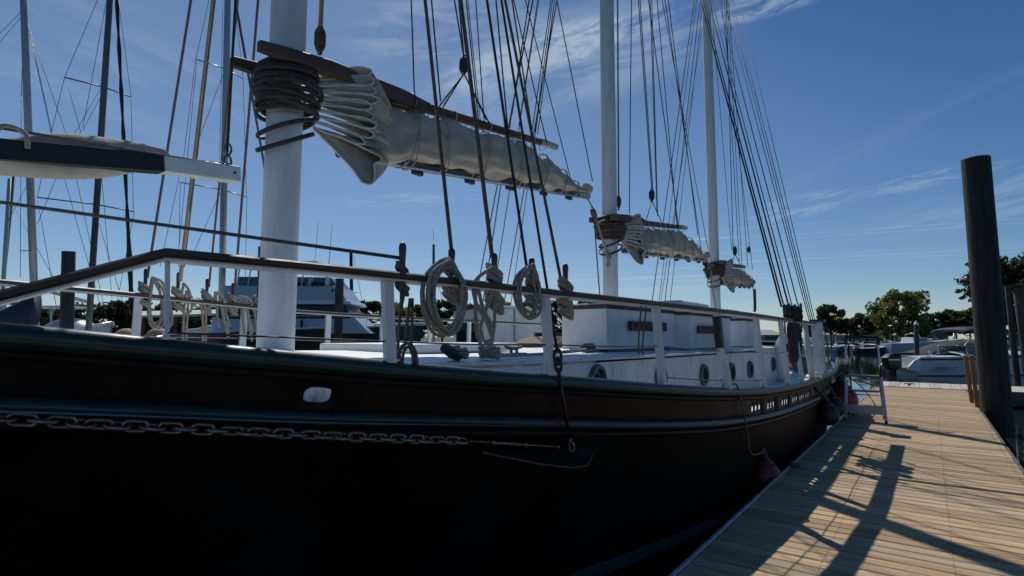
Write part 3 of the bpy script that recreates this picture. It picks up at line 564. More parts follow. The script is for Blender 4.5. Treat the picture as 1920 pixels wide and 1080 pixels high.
for i, (px, pt, pb, lp, m, lab, hg) in enumerate((
    (274, 503, 580, [(288, 565, 13, 42), (292, 570, 15, 45), (285, 568, 12, 46)], 'rope', 'leftmost pale coil on the far rail, hanging beside the white post', [[(280, 520), (300, 530), (312, 560), (318, 600), (312, 615)]]),
    (335, 510, 585, [(345, 560, 10, 28)], 'rope_tan', 'thick knotted tan hank on the far rail, second from left', [[(345, 545), (340, 590), (338, 640)], [(350, 545), (347, 590), (344, 640)], [(362, 560), (374, 580), (376, 640)], [(366, 560), (380, 580), (381, 640)], [(330, 575), (348, 550), (362, 575)]]),
    (389, 522, 590, [], 'rope', 'slim grey hank on the far rail, third from left', [[(385, 580), (398, 560), (400, 550), (404, 600), (406, 615)], [(382, 580), (394, 565), (404, 548), (412, 570), (418, 612), (424, 632)], [(398, 548), (414, 560), (420, 590), (427, 612)], [(408, 560), (415, 600), (424, 625), (420, 600)]]),
    (437, 530, 592, [], 'rope', 'long drooping pale hank on the far rail, just left of the foremast', [[(432, 585), (448, 560), (452, 600), (455, 632)], [(436, 560), (456, 560), (462, 600), (468, 640)], [(440, 556), (462, 560), (474, 590), (478, 640)], [(430, 590), (445, 575), (458, 580), (470, 625)]]),
    (485, 537, 596, [(492, 570, 7, 25)], 'rope', 'rope coil on the far rail half hidden behind the foremast', []))):
    FT.append(coil_on_pin(px, pt, pb, ff, lp, (4, 3, .055), .016, m, lab, 20+i, -1, hang=hg))
# dark cluster of pins and black line on the aft part of the near rail
for k, px in enumerate((1470, 1479, 1490, 1501)):
    a = nf(px, 572-2*(k % 2)); b = nf(px, 612); pin_mesh(V(a[0], a[1], b[2]-.1), a+V(0, 0, .02), rails[1])
for k, px in enumerate((1482, 1488, 1494)):
    p = nf(px, 592); q = random.Random(k); mb = MB(); wraps(mb, p-V(0, 0, .03), V(0, 0, 1), 5, .07, .020, .034, .4, q)
    for j in range(5):
        x = px-4+q.uniform(0, 6); mb.tube(smooth([nf(px, 596), nf(x-2, 615), nf(x, 640), nf(x+3, 668+q.uniform(0, 12)), nf(x+6, 640), nf(px+3, 600)], 5), .020, 6)
    tag(obj('rope_coil', mb, 'rope_dark', None, True), 'black rope coil hanging at the aft end of the near rail, %s of three' % ('left', 'middle', 'right')[k], 'rope coil', 'rope coils hung on the rail')
# single lines slung from the rail
mb = MB(); c = V(CL+Bc(12.9), 12.75, 2.3); mb.tube(smooth([c+V(0, -.1, .1), c+V(.06, -.2, -.2), c+V(.06, -.1, -.62), c+V(.06, .25, -.5), c+V(.07, .3, -.1), c+V(0, .2, .12)], 6), .014, 6)
tag(obj('hanging_line', mb, 'rope_mid', None, True), 'loop of line hanging on the broad white post at the stern quarter', 'rope')
for k, (px, ) in enumerate(((1200,), (1209,))):
    a = nf(px, 572); mb = MB(); mb.tube(smooth([a+V(.02, 0, .03), nf(px-1, 610), nf(px-3-2*k, 655), nf(px-2, 664)], 4), .008, 5); tag(obj('hanging_line', mb, 'rope_mid', None, True), 'thin line dangling before the front deckhouse, %s of the pair' % ('left', 'right')[k], 'rope')

# ------------------------------------------------------------------ furled gaff sails
def sail_set(s0, mr, zb0, zb1, Lb, zg0, zg1, Lg, seed, fold=1.0):
    q = random.Random(seed); nr = np.random.default_rng(seed)
    def boom(u): return V(CL, s0+.35+(Lb-.35)*u, zb0+(zb1-zb0)*u)
    def gaff(u): return V(CL, s0+Lg*u, zg0+(zg1-zg0)*u)
    # boom: dark round spar with a pale end
    mb = MB(); mb.tube([boom(u) for u in np.linspace(.05, .97, 12)], .062, 12); bo = obj('boom', mb, 'boom_paint', ship, True)
    mb = MB(); mb.tube([boom(.93), boom(1.0)], .066, 12); obj('boom_end', mb, 'mast_grey', bo, True)
    mb = MB(); mb.tube([boom(u)+V(.05, 0, -.05) for u in (.05, .5, .98)], .016, 6); obj('sail_track', mb, 'mast_grey', bo, True)
    for u in (.25, .42, .58, .74, .88):
        mb = MB(); mb.box(boom(u)-V(0, 0, .085), (.07, .16, .06)); obj('boom_block', mb, 'rope_dark', bo, bevel=.015)
    # gaff with two jaws reaching past the mast
    mb = MB(); mb.tube([gaff(u) for u in np.linspace(.16, 1, 12)], np.linspace(.075, .05, 12), 10); ga = obj('gaff', mb, 'wood_spar', ship, True)
    mb = MB(); mb.tube([gaff(.93), gaff(1.03)], .058, 12); obj('gaff_end', mb, 'mast_grey', ga, True)
    for sg in (1, -1):
        a = gaff(-.085)+V(sg*(mr+.075), 0, -.0); b = gaff(.07)+V(sg*(mr+.085), 0, .0); c = gaff(.30)+V(sg*.075, 0, .01); d = gaff(.40)+V(sg*.05, 0, -.01)
        rings = []
        for p, h, w_ in ((a, .05, .035), (a+(b-a)*.3, .062, .04), (b, .075, .042), (c, .095, .035), (d, .06, .02)):
            rings.append([p+V(w_*i, 0, h*j) for i, j in ((-1, -1), (1, -1), (1, .7), (.6, 1), (-.6, 1), (-1, .7))])
        mb = MB(); mb.loft(rings); obj('gaff_jaw', mb, 'wood_spar', ga, bevel=.008)
    for u in (.27, .34):
        mb = MB(); mb.tube([gaff(u)+V(.11*math.cos(a), 0, .115*math.sin(a)) for a in np.linspace(0, 2*math.pi, 18, endpoint=False)], .012, 6, True); obj('jaw_band', mb, 'galv', ga, True)
    for u in np.linspace(.42, .95, 8):
        c = gaff(u); mb = MB(); mb.tube([c+V(.085*math.cos(a), .02*math.sin(a), .10*math.sin(a)-.03) for a in np.linspace(0, 2*math.pi, 14, endpoint=False)], .008, 5, True); obj('lacing', mb, 'canvas_edge', ga, True)
    # mast hoops stacked under the jaws
    zz = zg0+.02-.04; n = 17
    for k in range(n):
        z = zz-k*(zg0-zb0)*.040; r = mr+.085+.05*math.sin(math.pi*k/16)+q.uniform(-.02, .025); tx, ty = q.uniform(-.12, .12), q.uniform(-.12, .12); off = V(q.uniform(-.02, .02), .02+q.uniform(-.01, .03), 0)
        pts = [V(CL, s0, z)+off+V(r*math.cos(a), r*math.sin(a), r*(tx*math.cos(a)+ty*math.sin(a))) for a in np.linspace(0, 2*math.pi, 30, endpoint=False)]
        mb = MB(); mb.tube(pts, .027, 8, True, flat=.45); obj('mast_hoop', mb, 'wood_hoop', ship, True)
    for z, tx, ty in ((zb0+.10, .12, .5), (zb0-.03, -.05, .62)):
        r = mr+.07; pts = [V(CL, s0+.03, z)+V(r*math.cos(a), r*1.1*math.sin(a), r*(tx*math.cos(a)+ty*math.sin(a))) for a in np.linspace(0, 2*math.pi, 30, endpoint=False)]
        mb = MB(); mb.tube(pts, .022, 8, True, flat=.5); obj('mast_hoop', mb, 'wood_hoop', ship, True)
    # bundle of sailcloth lying on the boom under the gaff
    def bundle(u):
        top = np.interp(u, [0, .10, .22, .60, .74, .86, .93, 1], [zg0+(zg1-zg0)*.35-.22]+[gaff(min(1, u*Lb/Lg))[2]-.10 for u in (.10, .22, .60)]+[gaff(.93)[2]-.22, boom(.86)[2]+.30, boom(.93)[2]+.16, boom(1)[2]+.12])
        bot = np.interp(u, [0, .06, .14, .2, .28, .5, .8, .93, 1], [zb0-.10*fold, zb0-.22*fold, zb0-.02, zb0+.02]+[boom(x)[2]-.015 for x in (.28, .5, .8)]+[boom(.93)[2]+.03, boom(1)[2]+.05])
        wd = np.interp(u, [0, .1, .25, .5, .8, .93, 1], [.10, .14, .185, .19, .155, .07, .05]); return top-.03, bot, wd
    rings = []; us = np.linspace(.13, .985, 64); n = 40; cl = 0
    ties = (.255, .34, .47, .60, .72, .82, .90)
    for u in us:
        top, bot, wd = bundle(u); c = V(CL+.05, s0+Lb*u, (top+bot)/2); h = (top-bot)/2; ring = []
        pinch = 1-.20*max(math.exp(-((u-t_)/.022)**2) for t_ in ties)+.05*math.sin(u*23+seed)
        for k in range(n):
            a = 2*math.pi*k/n; w_ = .028*math.sin(5*a+u*17+seed)+.018*math.sin(9*a-u*31+1.3*math.sin(u*11))+.022*math.sin(u*46+2.2*a)+.016*math.sin(3*a+u*25)
            w_ += .020*math.sin(2*a+u*63+seed)+.014*math.sin(13*a+u*19)+.012*math.sin(7*a-u*84); rad = (1+w_*2.4)*pinch; sh = math.copysign(abs(math.sin(a))**.8, math.sin(a))
            ring.append(c+V(wd*rad*math.cos(a)*(1.0+.25*(-sh)), 0, h*rad*sh))
        rings.append(ring)
    mb = MB(); mb.loft(rings); sl_ = obj('furled_sail', mb, 'canvas', ship, True)
    # bulb of bunting at the clew end
    c = boom(.985)+V(.04, 0, .13); mb = MB(); mb.ball(c, (.09, .15, .10), 16, 10); mb.v = [tuple(c+(np.array(p)-c)*(1+.09*math.sin(31*p[1]+17*p[2]))) for p in mb.v]; obj('clew_bunt', mb, 'canvas', sl_, True)
    for t_ in ties:
        top, bot, wd = bundle(t_); c = V(CL+.05, s0+Lb*t_, (top+bot)/2); h = (top-bot)/2+.03; mb = MB()
        for kk in (0, 1):
            sl = q.uniform(-.10, .10)
            mb.tube([c+V((wd+.012)*math.cos(a), kk*.03+sl*math.sin(a), h*.97*math.copysign(abs(math.sin(a))**.8, math.sin(a))-(.05 if math.sin(a) < -.6 else 0)) for a in np.linspace(0, 2*math.pi, 28, endpoint=False)], .0075, 5, True)
        obj('sail_tie', mb, 'rope', sl_, True)
    for u in np.linspace(.2, .95, 8):                    # foot lacing round the boom
        c = boom(u); mb = MB(); mb.tube([c+V(.078*math.cos(a), .02*math.cos(a), .085*math.sin(a)+.02) for a in np.linspace(0, 2*math.pi, 14, endpoint=False)], .007, 5, True); obj('lacing', mb, 'canvas_edge', bo, True)
    # flaked luff: folds of cloth fanning out of the hoops, edged with bolt rope
    nl = 9; edge = []; aft = []
    zt, zbm = zg0+.03, zb0+.20
    for i in range(nl):
        A = V(CL+.15, s0+mr+.06, zt-.06-(zt-zbm)*(i/nl)); A2 = V(CL+.15, s0+mr+.06, zt-.06-(zt-zbm)*((i+1)/nl)-.0)
        f_ = i/(nl-1); T = V(CL+.27+.05*q.random(), s0+.86-.12*abs(f_-.3)+q.uniform(-.06, .06), zt+.13-(zt-zbm+.16)*f_-.05*f_**2)
        d = unit(T-(A+A2)/2); nrm = unit(np.cross(d, V(1, 0, 0))); nrm = nrm if nrm[2] > 0 else -nrm; g_ = .046
        path = [A, A+(T-A)*.22+nrm*.026, A+(T-A)*.55+nrm*.034, A+(T-A)*.84+nrm*(g_+.006), T+nrm*g_*.75, T+d*.035+V(0, 0, q.uniform(-.02, .02)), T-nrm*g_*.75, A2+(T-A2)*.84-nrm*(g_+.0), A2+(T-A2)*.55-nrm*.022, A2+(T-A2)*.22-nrm*.016]
        edge += path
    # last deep fold hanging below the boom
    A = V(CL+.15, s0+mr+.06, zbm-.06); D = V(CL+.30, s0+.80, zb0-.30*fold)
    edge += [A, A+V(.04, .22, -.17), A+V(.08, .42, -.33), D+V(-.02, -.06, -.02), D+V(.02, .03, -.02), D+V(.02, .07, .08), D+V(.02, .06, .20), D+V(.03, .13, .24), D+V(.02, .14, .30), D+V(-.02, .02, .34), D+V(-.08, -.2, .40)]
    E_ = smooth(edge, 4); rows = []; m_ = len(E_)
    for j, t_ in enumerate(np.linspace(0, 1, 7)):
        row = []
        for i, p in enumerate(E_):
            v = i/(m_-1); u = .205; top, bot, wd = bundle(u); zt2 = top+(bot-top)*v
            qv = V(CL+.06+wd*.80*math.sin(math.pi*min(max(v, .05), .95))+.012*math.sin(v*60), s0+Lb*u+.03*math.sin(v*17), zt2)
            s_ = t_**.85; base = p*(1-s_)+qv*s_
            base = base+V(.05*math.sin(math.pi*t_)*math.sin(v*9), .0, .03*math.sin(math.pi*t_)*math.sin(v*44))
            row.append(base)
        rows.append(row)
    mb = MB(); mb.loft(rows, False, False); o = obj('luff_folds', mb, 'canvas', sl_, True, False); md = o.modifiers.new('th', 'SOLIDIFY'); md.thickness = .010
    mb = MB(); mb.tube(E_, .011, 6); obj('bolt_rope', mb, 'canvas_edge', sl_, True)
    return boom, gaff
B1, G1 = sail_set(MS[0], MR[0], 4.13, 4.80, 6.1, 4.86, 5.42, 4.85, 1)
B2, G2 = sail_set(MS[1], MR[1], 3.95, 4.38, 6.0, 4.52, 5.02, 4.25, 2, .8)
B3, G3 = sail_set(MS[2], MR[2], 3.80, 4.02, 4.4, 4.36, 4.58, 3.3, 3, .8)

# ------------------------------------------------------------------ staysail boom on the foredeck (dark beam with white tip, canvas behind)
a0 = at_x(-150, 270, CL); a1 = at_x(302, 308, CL); a2 = at_x(446, 329, CL)
mb = MB(); mb.bar(a0, a1, .13, .145); sb = obj('staysail_boom', mb, 'black_paint', ship, bevel=.01)
mb = MB(); mb.bar(a1, a2, .128, .142); tipo = obj('boom_tip', mb, 'white', sb, bevel=.015)
mb = MB(); mb.lathe([(.012, -.003), (.012, .004)], a2+V(.066, -.06, 0), (1, 0, 0), 10); obj('bolt_hole', mb, 'black_paint', sb)
mb = MB(); rings = []
for i, (px, t_, b_) in enumerate(((-160, 255, 325), (0, 262, 330), (60, 252, 333), (130, 250, 335), (200, 257, 333), (260, 268, 322), (295, 279, 312), (304, 290, 304))):
    tp = at_x(px, t_, CL-.10); bt = at_x(px, b_, CL-.10); c = (tp+bt)/2; h = (tp-bt)[2]/2; rings.append([c+V(.13*math.cos(a)*(1+.15*math.sin(i*2+3*a)), 0, h*math.sin(a)*(1+.04*math.sin(5*a+i))) for a in np.linspace(0, 2*math.pi, 20, endpoint=False)])
rs = [[np.array(x) for x in zip(*[smooth([r[k] for r in rings], 4) for k in range(20)])]]; sm = [smooth([r[k] for r in rings], 4) for k in range(20)]
mb.loft([[sm[k][i] for k in range(20)] for i in range(len(sm[0]))]); obj('furled_sail', mb, 'canvas', sb, True)
mb = MB(); mb.tube([at_x(-150, 215, CL+.08), at_x(385, 304, CL+.05)], .010, 6); obj('outhaul', mb, 'rope_mid', sb, True)
p = at_x(20, 258, CL+.09); mb = MB(); mb.tube(smooth([p+V(0, -.09, -.03), p+V(.02, -.06, .05), p+V(.02, 0, .07), p+V(.02, .07, .04), p+V(0, .09, -.05)], 5), .016, 6); obj('lashing', mb, 'rope', sb, True)
for k in range(7):
    p = at_x(382+k*8, 304+k*1.0, CL+.02); mb = MB(); mb.tube([p+V(0, .028*math.cos(a), 0)+(V(.014*math.sin(a), 0, 0) if k % 2 else V(0, 0, .014*math.sin(a))) for a in np.linspace(0, 2*math.pi, 12, endpoint=False)], .006, 5, True); obj('chain_link', mb, 'galv', sb, True)
# eye and thimble on the white tip
p = at_x(427, 300, CL); mb = MB(); mb.tube([p+V(0, .032*math.cos(a), -.02+.06*math.sin(a)) for a in np.linspace(0, 2*math.pi, 16, endpoint=False)], .011, 6, True); mb.tube([p+V(0, .028*math.cos(a), .10+.05*math.sin(a)) for a in np.linspace(0, 2*math.pi, 16, endpoint=False)], .010, 6, True); obj('thimble', mb, 'galv', sb, True)

# ------------------------------------------------------------------ rigging
def line3(a, b, r, m, name='halyard', ext=0.0, parent=ship, n=6):
    a = np.asarray(a, float); b = np.asarray(b, float); b = b+(b-a)*ext; mb = MB(); mb.tube([a, a+(b-a)*.5, b], r, n); return obj(name, mb, m, parent, True)
def up_line(P0, px1, py1, r, m, name='halyard', xt=CL+.15, zt=13.5):
    """from a known point up through a picture point, sloping inboard so that it meets the mast line near the top"""
    P0 = np.asarray(P0, float); x1 = P0[0]
    for _ in range(20):
        q = at_x(px1, py1, x1); f_ = (q[2]-P0[2])/(zt-P0[2]); x1 = .5*x1+.5*(P0[0]+(xt-P0[0])*min(max(f_, .02), .95))
    q = at_x(px1, py1, x1); k = (zt-P0[2])/max(q[2]-P0[2], .5); return line3(P0, P0+(q-P0)*min(k, 4.5), r, m, name)
# near rail falls: pins 2 to 5
up_line(T2[0]-V(0, 0, .03), 797, 0, .013, 'rope_mid')
up_line(T3[0]-V(.02, 0, .03), 864, 0, .0155, 'rope_mid')
up_line(T4[0]-V(.02, .03, .10), 913, 0, .011, 'rope_dark')
up_line(T5[0]-V(.02, .04, .12), 947, 0, .012, 'rope_mid')
# fore shroud: wire to a turnbuckle, then a rod down the outside of the hull to the channel
sh = near(1045, 660, -.03); up_line(sh, 940, 0, .0105, 'rope_dark', 'shroud')
def shackle(c, d, L, wd, r, name, m, parent):
    d = unit(d); x = unit(np.cross(d, CAM-c)); mb = MB(); mb.tube([c+d*L*.5*math.sin(a)+x*wd*math.cos(a) for a in np.linspace(0, 2*math.pi, 18, endpoint=False)], r, 6, True); return obj(name, mb, m, parent, True)
e1 = hullhit(1048, 700, .05); d_ = e1-sh
shackle(sh+d_*.22, d_, .12, .026, .011, 'turnbuckle_eye', 'rope_dark', ship); shackle(sh+d_*.62, d_, .11, .022, .010, 'turnbuckle_eye', 'rope_dark', ship)
mb = MB(); mb.tube([sh+d_*.30, sh+d_*.55], .013, 6); mb.tube([sh+d_*.75, sh+d_*1.05], .014, 6); obj('turnbuckle', mb, 'rope_dark', ship, True)
e2 = hullhit(1068, 822, .10); e3 = hullhit(1074, 848, .12); mb = MB(); mb.tube([e1, e2], .013, 6); obj('chainplate_rod', mb, 'black_paint', ship, True)
mb = MB(); mb.tube([e2, e2+(e3-e2)*.25], .015, 8); obj('rod_collar', mb, 'galv', ship, True); shackle((e2+e3)/2+(e3-e2)*.1, e3-e2, .075, .020, .009, 'shackle', 'galv', ship)
# the channel: a green shelf standing off the hull
top = [hullhit(x, y, .01) for x, y in ((895, 842), (950, 838), (1010, 832), (1070, 830), (1118, 838))]; bot = [hullhit(x, y, .12) for x, y in ((905, 848), (950, 858), (1010, 870), (1070, 877), (1100, 873))]
mb = MB(); th_ = V(0, 0, -.03); mb.loft([[a, b, b+th_, a+th_] for a, b in zip(top, bot)]); obj('channel', mb, 'hull_black', ship, bevel=.006)
mb = MB(); mb.tube(bot+[top[-1]], .011, 7); obj('channel_edge', mb, 'teal', ship, True)
# bowsprit shroud chain along the bow, ending in a turnbuckle at the channel
ctrl = [hullhit(x, y, .075) for x, y in ((-110, 775), (0, 784), (200, 796), (400, 806), (600, 816), (750, 822), (885, 827))]
cp = smooth(ctrl, 30); acc = [0]
for a, b in zip(cp[:-1], cp[1:]): acc.append(acc[-1]+np.linalg.norm(b-a))
ch = thing('bow_chain', cp[0], 'rusty galvanised chain stretched along the black bow', 'chain')
pitch = .067; n = int(acc[-1]/pitch); rl = random.Random(4)
for k in range(n):
    d0 = (k+.5)*pitch; i = min(int(np.searchsorted(acc, d0)), len(cp)-1); p = cp[i]; t = unit(cp[min(i+2, len(cp)-1)]-cp[max(i-2, 0)])
    b = unit(np.cross(t, V(0, 0, 1))); ang = (0 if k % 2 else math.pi/2)+rl.uniform(-.35, .35)+.35; y = V(0, 0, 1)*math.cos(ang)+b*math.sin(ang); y = unit(y-t*np.dot(y, t)); L, W, r = .049, .0235, .0098
    pts = [p+t*(math.copysign(L-W, math.cos(a)) if abs(math.cos(a)) > .02 else 0)+t*W*math.cos(a)+y*W*math.sin(a) for a in np.linspace(.11, 2*math.pi+.11, 14, endpoint=False)]
    mb = MB(); mb.tube(pts, r, 6, True); obj('chain_link', mb, 'galv', ch, True)
pts = [hullhit(x, y, .05) for x, y in ((880, 827), (925, 830), (985, 834), (1046, 838))]
mb = MB(); mb.tube(pts[:2], .007, 8); mb.tube(pts[1:3], .013, 8); mb.tube(pts[2:], .008, 8); mb.ball(pts[3], .016, 10, 6); mb.lathe([(.017, -.012), (.017, .012)], pts[1], pts[2]-pts[1], 6); mb.lathe([(.017, -.012), (.017, .012)], pts[2], pts[2]-pts[1], 6); obj('turnbuckle', mb, 'galv', ch, True)
# line led forward from the first pin
p = T1[0]-V(0, 0, .10); q_ = at_d(0, 379, 3.35); line3(p, q_, .012, 'rope_mid', 'jib_sheet', .8)
# far side falls and shrouds (from pins on the far rail)
for (tp, pr), (px, r, m) in zip(FT, ((358, .015, 'rope_mid'), (400, .025, 'rope_tan'), (446, .014, 'rope_mid'), (484, .018, 'rope_mid'))):
    up_line(tp-V(-.05, 0, .12), px, 0, r, m, 'halyard', CL-.15)
line3(far(345, 500), at_x(403, 0, CL-1.35), .011, 'rope_mid', 'halyard', .6)
line3(at_x(426, 285, CL), at_x(440, 30, CL), .013, 'rope_dark', 'topping_lift', 1.5)
line3(at_x(499, 330, CL-.8), at_x(441, 0, CL-.5), .014, 'boom_paint', 'stay', .8)
# blocks
def block(c, ax, h, wd, name='block', m='wood_spar', parent=ship):
    mb = MB(); a = unit(ax); x = unit(np.cross(a, CAM-c)); y = np.cross(a, x); rings = []
    for t_, k in ((-1, .35), (-.8, .75), (-.4, 1), (.4, 1), (.8, .75), (1, .35)): rings.append([c+a*h/2*t_+x*wd/2*k*i+y*wd*.33*k*j for i, j in ((-1, -.8), (-.8, -1), (.8, -1), (1, -.8), (1, .8), (.8, 1), (-.8, 1), (-1, .8))])
    mb.loft(rings); o = obj(name, mb, m, parent, 'auto'); mb = MB(); mb.tube([c+a*h*(.5+.16*math.sin(q))+x*wd*.2*math.cos(q) for q in np.linspace(0, 2*math.pi, 12, endpoint=False)], .008, 5, True); mb.tube([c-a*h*(.5+.16*math.sin(q))+x*wd*.2*math.cos(q) for q in np.linspace(0, 2*math.pi, 12, endpoint=False)], .008, 5, True); obj('becket', mb, 'rope_dark', o, True); return o
c = at_x(600, 74, CL+.05); block(c, (0, 0, 1), .25, .115); line3(c+V(0, 0, .14), at_x(603, 0, CL+.05), .026, 'rope_tan', 'throat_halyard', 3); line3(c-V(0, 0, .12), at_x(600, 100, CL), .012, 'rope_dark', 'becket_line')
c = at_x(870, 122, CL+.02); block(c, (0, .1, 1), .22, .13, m='rope_dark')
for px in (852, 860): line3(c+V(0, 0, .1), at_x(px, 0, CL+.02), .011, 'rope_mid', 'peak_halyard', 3)
for px, py in ((824, 199), (831, 200), (921, 238), (912, 225)): line3(c-V(0, 0, .12), at_x(px, py, CL+.02), .010, 'rope_dark', 'peak_bridle')
# lines between the foremast and the mainmast
for x0, y0, x1, y1, r, m in ((777, 178, 771, 0, .009, 'rope_dark'), (826, 190, 809, 0, .010, 'rope_dark'), (897, 225, 874, 0, .009, 'rope_mid'), (901, 230, 877, 0, .006, 'wire'), (908, 232, 892, 0, .008, 'rope_dark'), (960, 330, 930, 0, .011, 'rope_dark'),
                           (1000, 262, 960, 0, .012, 'rope_mid'), (1025, 268, 963, 0, .009, 'rope_dark'), (1070, 336, 985, 0, .009, 'rope_dark'), (1111, 340, 1044, 0, .009, 'rope_dark'), (998, 243, 1033, 0, .008, 'wire'), (1003, 248, 1036, 0, .007, 'wire'), (1008, 252, 1040, 0, .007, 'wire'), (960, 215, 992, 0, .008, 'rope_dark'), (973, 235, 1008, 0, .006, 'wire')):
    line3(at_x(x0, y0, CL+.06), at_x(x1, y1, CL+.06), r, m, 'running_line', 1.6)
# port side shrouds of the mainmast seen below the boom
for x0, y0, x1, y1, r in ((905, 570, 992, 0, .013), (923, 568, 1010, 0, .010), (945, 570, 1034, 60, .012), (890, 568, 955, 230, .013), (958, 568, 1040, 0, .009)):
    a = far(x0, y0); b = at_x(x1, y1, CL-1.0); line3(a, b, r, 'rope_mid', 'shroud', .5)
# lines along the mainmast and between main and mizzen
for x0, y0, x1, y1, r, m in ((1160, 395, 1158, 0, .016, 'rope_mid'), (1180, 400, 1184, 0, .010, 'rope_dark'), (1222, 356, 1197, 0, .011, 'rope_mid'), (1224, 356, 1200, 0, .011, 'rope_mid'), (1233, 405, 1222, 0, .010, 'rope_dark'), (1232, 400, 1219, 0, .010, 'rope_mid'), (1272, 425, 1216, 0, .011, 'rope_dark'), (1270, 430, 1232, 0, .010, 'rope_dark'),
                           (1315, 470, 1247, 0, .010, 'rope_dark'), (1308, 440, 1253, 0, .010, 'rope_dark'), (1328, 470, 1258, 90, .009, 'rope_dark'), (1375, 478, 1362, 0, .012, 'rope_dark'), (1386, 490, 1358, 0, .010, 'rope_dark'), (1402, 500, 1366, 0, .010, 'rope_dark'), (1411, 505, 1380, 240, .009, 'rope_dark'), (1372, 470, 1348, 180, .009, 'wire'), (1391, 495, 1372, 150, .009, 'wire')):
    xx = CL+.06; line3(at_x(x0, y0, xx), at_x(x1, y1, xx), r, m, 'running_line', 1.2)
for x0, y0, x1, y1, r in ((1222, 570, 1302, 0, .014), (1235, 570, 1306, 0, .010), (1246, 572, 1313, 0, .013), (1256, 573, 1318, 0, .010), (1238, 572, 1320, 30, .009)):
    a = far(x0, y0); line3(a, at_x(x1, y1, CL-1.0), r, 'rope_mid', 'shroud', .5)
c = at_x(1222, 366, CL+.06); block(c, (0, 0, 1), .24, .13, m='rope_dark')
for px, py in ((1212, 412), (1240, 416)): line3(c-V(0, 0, .12), at_x(px, py, CL+.05), .010, 'rope_dark', 'peak_bridle')
c = at_x(1378, 470, CL+.06); block(c, (0, 0, 1), .26, .13, m='rope_dark')
for px, py in ((1370, 495), (1390, 500)): line3(c-V(0, 0, .12), at_x(px, py, CL+.05), .012, 'rope_dark', 'peak_bridle')
c = at_x(1160, 378, CL+.12); block(c, (0, 0, 1), .2, .1, m='wood_spar'); c = at_x(1404, 468, CL); block(c, (0, .1, 1), .2, .12, m='wood_spar')
# starboard shrouds of the mizzen and the quarter lines running down to the aft pins
for px, py, x1, y1, r in ((1465, 575, 1313, 0, .016), (1470, 575, 1317, 0, .013), (1479, 575, 1328, 0, .014), (1486, 577, 1334, 0, .009), (1497, 575, 1346, 0, .010), (1517, 600, 1358, 0, .009), (1521, 602, 1366, 0, .009), (1525, 604, 1372, 0, .009), (1529, 606, 1386, 0, .008)):
    a = near(px, py, .06); up_line(a, x1, y1, r, 'rope_dark' if x1 < 1350 else 'rope_mid', 'shroud', CL+.2, 13.5)
# boom sheet tackles hanging at the main and mizzen masts
for (px, py, ex, ey, xx) in ((1113, 400, 1140, 480, CL+.05), (1330, 500, 1343, 548, CL+.05)):
    a = at_x(px, py, xx); b = at_x(ex, ey, xx); block(a, b-a, .2, .11); block(b, b-a, .18, .09, m='galv')
    for k in range(3): line3(a+V(0, .03*k, 0), b+V(0, .02*k-.02, 0), .012, 'rope_tan', 'tackle')
    line3(a, at_x(px+15, 600, xx), .012, 'rope_mid', 'tackle')
    shackle(b-V(0, 0, .16), V(0, 0, 1), .1, .03, .01, 'shackle', 'galv', ship)
line3(B1(1.0)-V(0, 0, .05), at_x(1113, 392, CL+.05), .012, 'galv', 'sheet_strop'); line3(B2(1.0)-V(0, 0, .05), at_x(1330, 494, CL+.05), .012, 'galv', 'sheet_strop')
c = at_x(1415, 560, CL); mb = MB(); mb.tube(smooth([c+V(0, 0, .35), c+V(0, .02, .1), c-V(0, 0, .3), c-V(0, .08, .45)], 4), .05, 8); obj('sheet_hook', mb, 'wood_rail', ship, True); line3(B3(.97), c+V(0, 0, .3), .012, 'galv', 'sheet_strop')
# black cover and bent white pipe on the stanchion near the mizzen
b_, t_ = SP[4]; d_ = t_-b_; mb = MB(); mb.bar(b_+d_*.55, b_+d_*.97, .085, .10, up=tang(6.3)); obj('stanchion_cover', mb, 'black_paint', ship, bevel=.02)
mb = MB(); mb.tube(smooth([b_+d_*.56+V(.03, -.04, 0), b_+d_*.45+V(.03, -.02, 0), b_+d_*.3+V(.04, .04, 0), b_+V(.04, .05, .02)], 5), .028, 8); obj('bent_pipe', mb, 'white_plain', ship, True)
# small fairlead on the cap with the fender's line, cloth patch
c = near(1366, 722, 0); c = V(CL+Bc(c[1]), c[1], Zc(c[1])+.03); mb = MB(); mb.tube([c+V(-.03, -.09, .0), c+V(-.03, .10, .0)], .018, 8); mb.tube([c+V(-.03, -.05, -.03), c+V(-.03, -.05, .01)], .02, 8); mb.tube([c+V(-.03, .05, -.03), c+V(-.03, .05, .01)], .02, 8); obj('cap_cleat', mb, 'white_rust', ship, True)

# ------------------------------------------------------------------ fenders
def ball_fender(c, r, m, label, top_line):
    t = thing('ball_fender', c-V(0, 0, r), label, 'fender', 'fenders between hull and dock')
    mb = MB(); mb.lathe([(.001, -r), (r*.5, -r*.87), (r*.87, -r*.5), (r, 0), (r*.90, r*.45), (r*.62, r*.85), (r*.33, r*1.12), (r*.2, r*1.3), (r*.19, r*1.45), (.01, r*1.5)], c, (0, 0, 1), 26); obj('body', mb, m, t, True)
    mb = MB(); mb.lathe([(r*.63, r*.86), (r*.35, r*1.13), (r*.22, r*1.3), (r*.22, r*1.5), (.01, r*1.56)], c, (0, 0, 1), 20); obj('neck', mb, 'black_rubber', t, True)
    mb = MB(); mb.tube([c+V(0, .05*math.cos(a), r*1.55+.05*math.sin(a)) for a in np.linspace(0, 6.283, 12, endpoint=False)], .012, 5, True); mb.tube(smooth([c+V(0, 0, r*1.6)]+top_line, 5), .011, 6); obj('lanyard', mb, 'rope_mid', t, True); return t
c = at_x(1434, 897, -1.735); ccl = near(1366, 722, 0)
